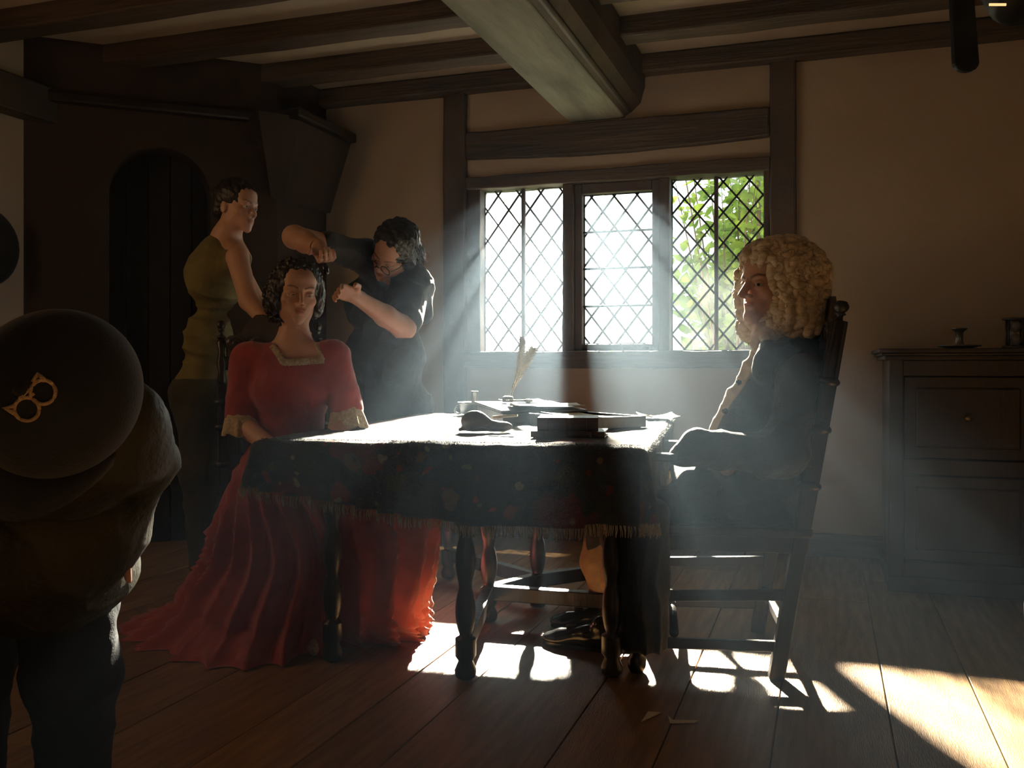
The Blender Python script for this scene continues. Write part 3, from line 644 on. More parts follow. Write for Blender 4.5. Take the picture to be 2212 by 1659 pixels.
# ---- chairs
def chair(label, origin, R, h=1.205, w=.53, d=.44, rake=.17, arms=True, tall=True):
    root = empty('high_backed_chair' if arms else 'spindle_backed_chair', origin, label, 'chair'); R3 = R
    def Lp(x, y, z): return np.array(origin)+R3@np.array([x, y, z])       # x: towards the back, y: sideways (near side negative)
    def bar(name, a, b, w_, h_, m='dark', bv=.004):
        a, b = Lp(*a), Lp(*b); dd = nrm(b-a); s_ = nrm(np.cross(dd, (0, 0, 1.0) if abs(dd[2]) < .8 else R3@np.array([0, 1.0, 0]))); t_ = np.cross(s_, dd)
        o = MB().prism([a-s_*w_-t_*h_, a+s_*w_-t_*h_, a+s_*w_+t_*h_, a-s_*w_+t_*h_], b-a).build(name, M[m], root, bev=bv); fixn(o); return o
    def rk(z): return rake*(z-0)
    for s_ in (-w/2, w/2):
        prof_a = Lp(rk(0), s_, 0); top = h-.063
        bar('rear_post', (rk(0), s_, 0), (rk(top-(0 if tall else .2)), s_, top-(0 if tall else .2)), .024 if tall else .018, .024 if tall else .018)
        ax = nrm(Lp(rk(1), s_, 1)-Lp(0, s_, 0)); k = .0195 if tall else .015
        MB().lathe([(.020, -.33), (.028, -.32), (.024, -.305), (.0275, -.295), (.0275, -.008), (.022, .0)] if tall else [(.012, -.2), (.021, -.19), (.014, -.15), (.021, -.12), (.012, -.07), (.019, -.03), (.012, -.01)], Lp(rk(top), s_, top), ax, 16).build('turned_column', M['dark'], root, smooth=True)
        fin = MB().lathe([(k*1.2, -.01), (k*1.15, -.002), (k*.6, .003), (k*.5, .012), (k*.55, .017), (k*.9, .021), (k*.9, .024), (k*.6, .027), (k*.95, .033), (k*1.17, .041), (k*1.2, .048), (k*1.0, .056), (k*.85, .058), (k*.88, .061), (k*.5, .0635), (.001, .064)], Lp(rk(top), s_, top), ax, 16)
        for z in ((.62, .80, .95) if tall else (.6, .75, .85)):
            MB().lathe([(.026, -.014), (.034, -.006), (.036, 0), (.034, .006), (.026, .014)], Lp(rk(z), s_, z), ax, 12).build('post_ring', M['dark'], root, smooth=True)
        fin.build('finial', M['dark'], root, smooth=True)
        MB().lathe([(.02, 0), (.03, .02), (.032, .045), (.02, .06), (.028, .075), (.028, .40), (.03, .44)], Lp(-d, s_, 0), n=12).build('front_leg', M['dark'], root, smooth=True)
        bar('side_stretcher', (rk(.1), s_, .105), (-d, s_, .10), .011, .017); bar('side_stretcher', (rk(.27), s_, .27), (-d, s_, .25), .011, .017)
        bar('seat_rail', (rk(.43), s_, .435), (-d, s_, .435), .014, .03)
        if arms: bar('arm_rest', (rk(.68), s_, .69), (-d-.02, s_, .705), .026, .014, bv=.008); bar('arm_support', (-d, s_, .44), (-d, s_, .695), .018, .018)
    for z, wd_ in ((.16, .016), (.435, .03)): bar('rear_stretcher', (rk(z), -w/2, z), (rk(z), w/2, z), .012, wd_)
    MB().tube([Lp(-d+.12, -w/2, .135), Lp(-d+.12, w/2, .135)], .016, 10).build('cross_stretcher', M['dark'], root, smooth=True)
    bar('front_stretcher', (-d, -w/2, .30), (-d, w/2, .30), .012, .04); bar('front_rail', (-d, -w/2, .435), (-d, w/2, .435), .014, .03)
    o = MB().prism([Lp(-d-.03, -w/2-.03, .455), Lp(rk(.45)+.035, -w/2-.03, .455), Lp(rk(.45)+.035, w/2+.03, .455), Lp(-d-.03, w/2+.03, .455)], (0, 0, .03)).build('seat', M['dark'], root, bev=.008); fixn(o)
    z0, z1 = .62, h-.115
    n_ = 5
    for i in range(n_):
        y = -w/2+w*(i+1)/(n_+1); pts = []; rd = []
        for k in range(22):
            t = k/21; z = z0+(z1-z0-.05)*t; pts.append(Lp(rk(z), y, z)); rd.append(.009+.006*math.sin(t*math.pi*5)**2)
        MB().tube(pts, rd, 8).build('back_spindle', M['dark'], root, smooth=True)
    bar('back_rail', (rk(z0), -w/2, z0), (rk(z0), w/2, z0), .011, .022)
    bar('back_rail', (rk(z1-.06), -w/2, z1-.06), (rk(z1-.06), w/2, z1-.06), .013, .028)
    # carved crest: an arched board with scrolls
    cr = [(-w/2+.02, z1-.04)]+[(-w/2+.02+(w-.04)*k/12, z1+.03+.12*math.sin(math.pi*k/12)**1.2+.012*math.cos(k*math.pi/2)) for k in range(13)]+[(w/2-.02, z1-.04)]
    o = MB().prism([Lp(rk(z)-.010, y, z) for y, z in cr], Lp(.022, 0, 0)-Lp(0, 0, 0)).build('crest', M['crest_lit'], root, bev=.004); fixn(o)
    sc_ = MB()
    for cy, sg in ((-.15, 1), (.15, -1), (-.05, -1), (.05, 1)):
        for side in (-.014, .016):
            sc_.tube([Lp(rk(z1+.03)+side, cy+sg*(.040-.0016*k)*math.cos(k*.5), z1+.02+(.036-.0015*k)*math.sin(k*.5)) for k in range(20)], .006, 6)
    sc_.build('crest_scroll', M['crest_lit'], root, smooth=True)
    return root
# the man's chair: local x points to the back of the chair
RC = rz(math.radians(-10)+0)
nearp = np.array([-.153, 3.07]); farp = np.array([-.247, 3.59]); mid = (nearp+farp)/2; yv = nrm(farp-nearp); xv = np.array([yv[1], -yv[0]])
RC = np.array([[xv[0], yv[0], 0], [xv[1], yv[1], 0], [0, 0, 1.0]])
chair_m = chair('tall dark carved armchair under the man in the blond wig', (mid[0], mid[1], 0), RC)
fwW = nrm((-FV*math.cos(.44)+RV*math.sin(.44))[:2])   # the seated woman's facing in plan
RW_ = np.array([[-fwW[0], -fwW[1]*-1, 0], [-fwW[1], fwW[0]*-1, 0], [0, 0, 1.0]]); RW_[:, 1] = np.cross(RW_[:, 2], RW_[:, 0])
cwp = A(-.965, 3.785, 0)
chair('dark turned chair behind the woman in the red dress', (cwp[0], cwp[1], 0), RW_, h=1.185, w=.40, d=.34, rake=.10, arms=False, tall=False)
# ---- cabinet by the right end of the window wall
cab = empty('oak_cabinet', (.85, 4.75, 0), 'dark oak panelled cabinet against the plaster wall, right of the window', 'cabinet')
cx0, cx1, cy0, cy1, ct = .262, 1.47, 4.42, 5.10, 1.045
MB().box((cx0+.01, cy0+.02, .06), (cx0+.035, cy1, ct)).build('side_panel', M['cab_side_lit'], cab, bev=.003)
MB().box((cx1-.035, cy0+.02, .06), (cx1-.01, cy1, ct)).build('side_panel', M['cab_side_lit'], cab, bev=.003)
MB().box((cx0+.03, cy1-.02, .06), (cx1-.03, cy1, ct)).build('back_panel', M['cab'], cab)
MB().box((cx0-.005, cy0+.0, .0), (cx1+.005, cy1, .07)).build('plinth', M['cab'], cab, bev=.008)
for x in (cx0+.0, (cx0+cx1)/2-.03, cx1-.06): MB().box((x, cy0, .07), (x+.06, cy0+.03, ct)).build('stile', M['cab'], cab, bev=.004)
for z in (.07, .52, .955): MB().box((cx0+.06, cy0+.004, z), (cx1-.06, cy0+.03, z+.07)).build('frame_rail', M['cab'], cab, bev=.004)
for xa, xb in ((cx0+.06, (cx0+cx1)/2-.03), ((cx0+cx1)/2+.03, cx1-.06)):
    for za_, zb in ((.14, .52), (.59, .955)):
        d_ = MB().box((xa+.004, cy0+.010, za_+.004), (xb-.004, cy0+.028, zb-.004)).build('door' if za_ < .3 else 'drawer', M['cab'], cab, bev=.004)
        q = MB().box((xa+.05, cy0+.002, za_+.05), (xb-.05, cy0+.02, zb-.05)).build('raised_panel', M['cab'], None, bev=.012); q.parent = d_; q.location = -Vector(cab.location); 
        q = MB().lathe([(.008, 0), (.008, .012), (.016, .018), (.014, .03), (.003, .034)], ((xa+xb)/2 if za_ > .3 else xb-.03, cy0+.004, (za_+zb)/2), (0, -1, 0), 12).build('knob', M['brass'], None, smooth=True); q.parent = d_; q.location = -Vector(cab.location)
tp = MB(); 
for ex_, z0_, z1_ in ((.018, ct-.02, ct), (.032, ct, ct+.012), (.045, ct+.012, ct+.03)):
    MB().box((cx0-ex_, cy0-ex_, z0_), (cx1+ex_, cy1, z1_)).build('cornice' if z1_ < ct+.02 else 'top_board', M['cab'], cab, bev=.005)
ctz = ct+.03
p = pZ(2071, 749, 1.0); cs_ = np.array([.575, 4.66, ctz])
cd = empty('candlestick', cs_, 'dark squat candlestick with a wide drip plate on the cabinet', 'candlestick')
MB().lathe([(.055, 0), (.06, .006), (.092, .014), (.092, .018), (.03, .022)], cs_, n=28).build('drip_plate', M['pewter'], cd, smooth=True)
MB().lathe([(.03, .018), (.02, .026), (.0165, .04), (.0165, .075), (.022, .082), (.034, .092), (.034, .097), (.012, .097)], cs_, n=20).build('socket', M['pewter'], cd, smooth=True)
hg = np.array([.797, 4.64, ctz]); hr = empty('hourglass', hg, 'small framed hourglass with flat top at the right end of the cabinet', 'hourglass')
for z in (0.004, .128): MB().lathe([(.046, 0), (.052, .002), (.052, .008), (.046, .011)], hg+UV*z, n=24).build('end_plate', M['cab'], hr, smooth=False)
for k in range(4):
    a = math.pi/4+k*math.pi/2; MB().lathe([(.005, .012), (.0065, .04), (.004, .07), (.0065, .1), (.005, .13)], hg+np.array([.04*math.cos(a), .04*math.sin(a), 0]), n=8).build('post', M['cab'], hr, smooth=True)
MB().lathe([(.012, .015), (.028, .03), (.03, .045), (.018, .062), (.004, .071), (.018, .081), (.03, .096), (.028, .112), (.012, .127)], hg, n=20).build('glass_bulb', M['glassm'], hr, smooth=True)
tag(MB().box((.735, 4.52, ctz), (.80, 4.60, ctz+.002)).build('paper_scrap', M['page']), 'small pale paper slip at the foot of the hourglass', 'paper')
# ---- film lamp hanging at the top right
fp = P(2190, 12, 3.0); fl = empty('hanging_lamp', fp, 'dark metal lamp head hanging from the ceiling, top right corner', 'lamp')
fm = MB(); fm.lathe([(.02, -.13), (.095, -.125), (.105, -.1), (.105, .02), (.09, .05), (.03, .06)], fp+np.array([0.02, 0, .04]), (.25, -.5, -.84), 24); fm.build('housing', M['iron'], fl, smooth=True)
st = MB(); a0 = P(2078, -60, 2.95); a1 = P(2090, 135, 2.95); dd = nrm(a1-a0); sd = nrm(RV+UV*.05)
pr = [a0-sd*.035, a0+sd*.035]+[a1+sd*.04*math.cos(k*math.pi/8)+dd*.03*math.sin(k*math.pi/8) for k in range(9)]
st.prism(pr, FV*.02-RV*.004).build('yoke_strap', M['iron'], fl, bev=.005)
MB().tube([fp+UV*.1, np.array([fp[0], fp[1], ZC])], .012, 8).build('hanging_rod', M['iron'], fl, smooth=True)
em = bpy.data.materials.new('glowing_slot'); em.use_nodes = True; e_ = em.node_tree.nodes['Principled BSDF']; e_.inputs['Emission Color'].default_value = (1, .62, .25, 1); e_.inputs['Emission Strength'].default_value = 1.2
q = P(2155, 10, 2.86); MB().box(-np.array([.026, .002, .0035]), np.array([.026, .002, .0035]), R=rz(YAW), o=q).build('glowing_slot', em, fl)
# dark chest at the right edge, nearest the camera
vd = nrm(P(2204, 790, 1)-np.array([0, 0, 1.0])); sd_ = np.cross(vd, UV); sp = vd*2.0*1.14+sd_*.27
chs = empty('dark_chest', (sp[0], sp[1], 0), 'dark wooden chest cut off by the right edge of the frame', 'chest'); Rr = np.stack([sd_, vd, UV], 1); o_ = np.array([sp[0], sp[1], 0])
MB().box((-.25, -.45, .03), (.25, .45, .36), R=Rr, o=o_).build('chest_body', M['dark'], chs, bev=.01); MB().box((-.262, -.46, .36), (.262, .46, .40), R=Rr, o=o_).build('lid', M['dark'], chs, bev=.01)
for i in (-.22, .22):
    for j in (-.42, .42): MB().box((i-.03, j-.03, 0), (i+.03, j+.03, .03), R=Rr, o=o_).build('foot', M['dark'], chs)
# round dark wall ornament at the left edge
q = np.array([XL+.03, 3.38, 0]); q = P(-22, 532, 4.55)
wo = empty('wall_plaque', (XL+.02, q[1], q[2]), 'round dark wreath-like plaque with a dull red centre at the left edge', 'plaque')
MB().lathe([(.13, 0), (.175, .01), (.195, .03), (.175, .055), (.135, .06), (.12, .04)], (XL+.005, q[1], q[2]), (1, 0, 0), 30).build('ring', M['soot'], wo, smooth=True)
MB().lathe([(.125, 0), (.125, .02), (.01, .03)], (XL+.005, q[1], q[2]), (1, 0, 0), 30).build('centre', mat('dull_red_paint', (.14, .03, .025)), wo)
# ---- things on the table
TZ = .7715
def root_at(name, p, label, cat, group=None): return empty(name, p, label, cat, group)
# chamber candlestick at the far left corner
q = P(1025, 892, 4.40); q[2] = TZ; r_ = root_at('chamber_stick', q, 'pewter chamber candlestick with short socket at the far corner of the table', 'candlestick')
MB().lathe([(.06, 0), (.064, .003), (.072, .040), (.080, .050), (.080, .056), (.062, .052), (.056, .030), (.012, .028)], q, n=28).build('bowl', M['pewter'], r_, smooth=True)
MB().lathe([(.020, .028), (.016, .045), (.014, .07), (.014, .10), (.017, .108), (.012, .108)], q, n=16).build('socket', M['pewter'], r_, smooth=True)
MB().tube([q+np.array([-.075-.018*math.sin(k*math.pi/6), -.02, .018+.018*math.cos(k*math.pi/6)]) for k in range(12)], .005, 8).build('ring_handle', M['pewter'], r_, smooth=True)
# writing box
q = P(1140, 900, 3.98); q[2] = TZ; r_ = root_at('writing_box', q, 'low wooden writing box with sloping lid behind the books', 'box')
Rb = rz(math.radians(-58)); 
def bx(lo, hi, name, m, par, R, o, bev=.003):
    ob = MB().box(lo, hi, R=R, o=o).build(name, M[m], par, bev=bev); return ob
L2, W2 = .27, .17
V = [(-L2, -W2, 0), (L2, -W2, 0), (L2, W2, 0), (-L2, W2, 0), (-L2, -W2, .055), (L2, -W2, .040), (L2, W2, .040), (-L2, W2, .055)]
mb_ = MB(); mb_.add([Rb@np.array(v)+q for v in V], [(0, 3, 2, 1), (4, 5, 6, 7), (0, 1, 5, 4), (1, 2, 6, 5), (2, 3, 7, 6), (3, 0, 4, 7)]); mb_.build('body', M['dark'], r_, bev=.004)
V = [(-L2-.01, -W2-.01, .056), (L2+.01, -W2-.01, .041), (L2+.01, W2+.01, .041), (-L2-.01, W2+.01, .056)]
mb_ = MB(); mb_.prism([Rb@np.array(v)+q for v in V], (0, 0, .010)); mb_.build('lid', M['dark'], r_, bev=.003)
def sheet(name, label, c_, sx, sy, rot, z, tilt=(0, 0), curlv=.01, group='loose papers on the table', m='page'):
    n = 9; V = []; R = rz(rot)
    for i in range(n):
        for j in range(n):
            a, b = (i/(n-1)-.5)*sx, (j/(n-1)-.5)*sy; V.append(np.array([c_[0], c_[1], z])+R@np.array([a, b, 0])+UV*(tilt[0]*a+tilt[1]*b+curlv*((2*a/sx)**2*(2*b/sy)**2+.4*(2*a/sx)**2)))
    F = [(i*n+j, (i+1)*n+j, (i+1)*n+j+1, i*n+j+1) for i in range(n-1) for j in range(n-1)]
    o = mk(name, V, F, M[m]); s_ = o.modifiers.new('t', 'SOLIDIFY'); s_.thickness = .0012; s_.offset = 1; return tag(o, label, 'paper', group)
b0 = q.copy()
sheet('paper_sheet', 'sheet of paper lying on the writing box lid, under the quills', b0+Rb@np.array([-.08, .02, 0]), .24, .19, math.radians(-52), TZ+.072, tilt=(.0, .0), curlv=.004)
sheet('paper_sheet', 'cream paper sheet overhanging the right end of the writing box', b0+Rb@np.array([.17, .03, 0]), .22, .30, math.radians(-66), TZ+.0655, curlv=.003)
# shallow open tray with a paper in it
q = P(1264, 905, 3.55); q[2] = TZ; r_ = root_at('wooden_tray', q, 'shallow open wooden tray holding a paper, right of the books', 'tray')
Rt = rz(math.radians(-40)); tl_, tw_ = .20, .135
bx((-tl_, -tw_, 0), (tl_, tw_, .008), 'tray_base', 'dark', r_, Rt, q)
for lo, hi in (((-tl_, -tw_, 0), (tl_, -tw_+.011, .042)), ((-tl_, tw_-.011, 0), (tl_, tw_, .042)), ((tl_-.011, -tw_, 0), (tl_, tw_, .042)), ((-tl_, -tw_, 0), (-tl_+.011, tw_, .042))): bx(lo, hi, 'tray_side', 'dark', r_, Rt, q, .002)
o = sheet('paper_sheet', 'yellowed paper resting aslant in the open tray', q+Rt@np.array([-.03, .0, 0]), .30, .17, math.radians(-40), TZ+.036, tilt=(-.012, -.028), curlv=.004)
# white papers at the right back of the table
sheet('paper_sheet', 'white papers by the right edge of the table behind the tray', np.array([*P(1425, 897, 4.0)[:2], 0]), .16, .22, .4, TZ+.006, curlv=.012, group='white papers near the right edge')
# two books in front
def book(label, c_, z, sx, sy, sz, rot):
    q = np.array([c_[0], c_[1], z]); R = rz(rot); r_ = empty('leather_book', q, label, 'book', 'stacked leather books on the table')
    bx((-sx/2, -sy/2, 0), (sx/2, sy/2, .004), 'cover', 'leather', r_, R, q, .001); bx((-sx/2, -sy/2, sz-.004), (sx/2, sy/2, sz), 'cover', 'leather', r_, R, q, .0015)
    bx((-sx/2+.006, -sy/2+.001, .004), (sx/2-.006, sy/2-.006, sz-.004), 'page_block', 'page', r_, R, q, .001)
    pts = [np.array([0, -sy/2-.004*math.sin(math.pi*k/6)-.001, sz*k/6]) for k in range(7)]
    mb_ = MB(); V = [q+R@np.array([x, p[1]-(0 if l else .0025), p[2]]) for l in (0, 1) for x in (-sx/2, sx/2) for p in pts]
    F = [(l*14+k, l*14+k+1, l*14+7+k+1, l*14+7+k) for l in (0, 1) for k in range(6)]; mb_.add(V, F); mb_.build('spine', M['leather'], r_)
    for t in (-.32, 0, .32): MB().tube([q+R@np.array([sx*t, p[1]-.0025, p[2]]) for p in pts], .0022, 6).build('spine_band', M['leather'], r_, smooth=True)
    return r_
c1_ = P(1232, 944, 3.02)
book('larger closed leather book, under the smaller one on the table', c1_, TZ, .235, .165, .020, math.radians(9))
book('thick leather book lying on top of the larger book', P(1228, 925, 3.03), TZ+.020, .195, .135, .042, math.radians(13))
# leather pouch with a bone-handled knife
q = P(1046, 925, 3.22); q[2] = TZ
pr = empty('leather_case', q, 'small domed dark leather case left of the books', 'case')
S = SDF(q-np.array([.12, .08, .01]), q+np.array([.14, .10, .1]), .0035); S.frame(q, rz(math.radians(8)))
S.ell((-.035, 0, .034), (.048, .034, .038), .01); S.cap((-.03, 0, .035), (.03, 0, .018), .026, .02, .02); S.ell((.06, .0, .018), (.04, .026, .018), .015); S.cap((-.085, -.01, .006), (-.06, 0, .012), .006, .008, .01); S.ell((.0, -.03, .004), (.03, .022, .013), .004, 'cut'); S.world()
V, F = S.mesh(); V[:, 2] = np.maximum(V[:, 2], TZ+.0005); mk('case_body', V, F, M['leather'], pr)
tag(MB().tube([q+np.array([.03, .01, .05]), q+np.array([.06, .0, .052]), q+np.array([.125, -.01, .058])], [.005, .006, .0045], 8).build('bone_handle', M['page'], None, smooth=True), 'pale bone-handled penknife leaning on the leather case', 'knife')
# inkwell with two quills
q = P(1097, 872, 4.10); q[2] = TZ+.066+.001
iw = empty('inkwell', q, 'small round inkwell standing on the writing box', 'inkwell')
MB().lathe([(.022, 0), (.026, .004), (.024, .022), (.014, .028), (.012, .026)], q, n=18).build('well', M['pewter'], iw, smooth=True)
def quill(label, a, b, w, bend, seed):
    a, b = np.array(a), np.array(b); d = nrm(b-a); L = np.linalg.norm(b-a); s_ = nrm(np.cross(d, FV)); r = np.random.default_rng(seed); n = 18
    root = empty('quill', a, label, 'quill', 'quills in the inkwell')
    ctr = [a+(b-a)*t+s_*bend*math.sin(math.pi*t)*L for t in np.linspace(0, 1, n)]
    MB().tube(ctr, [.0022*(1-.6*i/n) for i in range(n)], 6).build('shaft', M['quill'], root, smooth=True)
    mb_ = MB()
    for i in range(110):
        t = .16+.84*i/110; k = min(int(t*(n-1)), n-2); p = ctr[k]+(ctr[k+1]-ctr[k])*(t*(n-1)-k)
        wid = w*min(1, (t-.12)*1.9)*(1 if t < .93 else 1-(t-.93)*6)
        for sg in (-1, 1):
            ww = wid*r.uniform(.55, 1.1)*(.75 if sg > 0 else 1); q_ = p+s_*sg*ww+d*ww*.9+FV*r.normal()*.002
            mb_.add([p-d*.0022, p+d*.0022, q_+d*.001, q_-d*.001, p-d*.0022+FV*.0006, p+d*.0022+FV*.0006, q_+d*.001+FV*.0006, q_-d*.001+FV*.0006], [(0, 1, 2, 3), (7, 6, 5, 4)])
    mb_.build('barbs', M['quill'], root)
quill('paler slender quill leaning left in the inkwell', P(1094, 868, 4.10), P(1126, 728, 4.05), .018, -.06, 3)
quill('darker broad-tipped quill leaning right in the inkwell', P(1100, 866, 4.10), P(1152, 752, 4.0), .026, .02, 4)
# a spoon-like ladle on the lid
q = P(1118, 868, 3.95); q[2] = TZ+.075
MBs = MB(); MBs.lathe([(.004, -.004), (.016, -.002), (.022, .003), (.02, .008), (.006, .012)], q+RV*.045, n=16); MBs.tube([q+RV*.03+UV*.004, q-RV*.02+UV*.004, q-RV*.05+UV*.002], [.005, .004, .006], 8)
tag(MBs.build('sealing_spoon', M['pewter'], None, smooth=True), 'small dark spoon lying on the writing box lid', 'spoon')
# paper scraps on the floor
for pts, lb in ([(1385, 1560), (1400, 1538), (1428, 1540), (1402, 1552)], 'folded pale paper strip on the floor, left one of two'), ([(1442, 1545), (1452, 1556), (1512, 1557), (1500, 1562), (1447, 1563)], 'thin pale paper strip on the floor, right one of two'):
    tag(MB().prism([pZ(u, v, .004) for u, v in pts], (0, 0, .002)).build('paper_strip', M['page']), lb, 'paper', 'paper strips on the floor')
# ================================================================== people
def person(p, label): return empty('person', (p[0], p[1], 0), label, 'person')
CAMP = np.array([0, 0, 1.0])
def hit(S, u, v, t0=1.0, t1=6.0, off=0.0):
    """first crossing of a model's surface along a line; used to lay lace, emblems and buttons onto cloth"""
    d = P(u, v, 1.0)-CAMP; ts = np.arange(t0, t1, S.h*.5); q = CAMP+d[None, :]*ts[:, None]; i = np.round((q-S.lo)/S.h).astype(int)
    ok = ((i >= 0) & (i < S.n)).all(1)
    if not ok.any(): return None
    i2 = i[ok]; val = S.d[i2[:, 0], i2[:, 1], i2[:, 2]]; k = np.argmax(val < 0)
    if not (val < 0).any(): return None
    t = ts[ok][k]; vv = val[max(k-1, 0)]; t = t-S.h*.25
    return CAMP+d*(t-off)
def skinmesh(S, name, parent, m, disp=0, ds=30, seed=1, sm=2, colf=None, fold=None):
    V, F = S.mesh(); V = relax(V, F, sm, .5)
    if disp or fold:
        n = vnormals(V, F); a = disp*noise3(V, ds, seed) if disp else 0
        if fold: a = a+fold(V)
        V = V+n*np.asarray(a)[:, None]
    o = mk(name, V, F, m, parent)
    if m.name == 'skin': colattr(o, colf(V) if colf else np.ones((len(V), 3)))
    return o
def hairball(parent, name, m, O, R, s, n, size, seed, dirs, rad=(.098, .112, .098), cen=(0, .03, .045), amp=.25, ridges=4, curlr=.011):
    r = np.random.default_rng(seed); mb_ = MB()
    for _ in range(n):
        while True:
            d = nrm(r.normal(size=3))
            if dirs(d): break
        p = np.array(cen)+d*np.array(rad)*r.uniform(.86, 1.0); t1 = nrm(np.cross(d, r.normal(size=3))+np.array((0, 0, -.9))); sd = np.cross(d, t1)
        w = r.uniform(-1, 1); L = size*r.uniform(.6, 1.2)
        path = [p+t1*L*(k/4-.3)+sd*w*L*.35*math.sin(k*1.1)+d*.006*math.sin(k*1.7)-d*.004*abs(k-2) for k in range(5)]
        V, F = curl([O+R@(q*s) for q in path], curlr*s*r.uniform(.7, 1.2), ridges, amp, 7, 16); mb_.add(V, F)
    o = mb_.build(name, m, parent, smooth=True); o['kind'] = 'stuff'; return o
def strands(parent, name, m, pts, seed, n, L, rad=.0012, down=.6):
    r = np.random.default_rng(seed); mb_ = MB()
    for _ in range(n):
        p, d = pts(r); q = [p]; d = nrm(d)
        for k in range(4): d = nrm(d+r.normal(size=3)*.22+np.array((0, 0, -down*.25))); q.append(q[-1]+d*L*r.uniform(.6, 1.2)/4)
        mb_.tube(q, [rad, rad, rad*.9, rad*.7, rad*.3], 4, False)
    o = mb_.build(name, m, parent, smooth=True); o['kind'] = 'stuff'; return o
def cloth_fold(k, amp, dirv, freq, seed=0, mask=None):
    dirv = nrm(dirv)
    def f(V):
        w = V@dirv*freq+1.6*noise3(V, 3.5, seed)
        a = amp*(1-2*np.abs(np.sin(w))**.8)*(.55+.45*noise3(V, 4, seed+3))
        return a*(mask(V) if mask else 1)
    return f

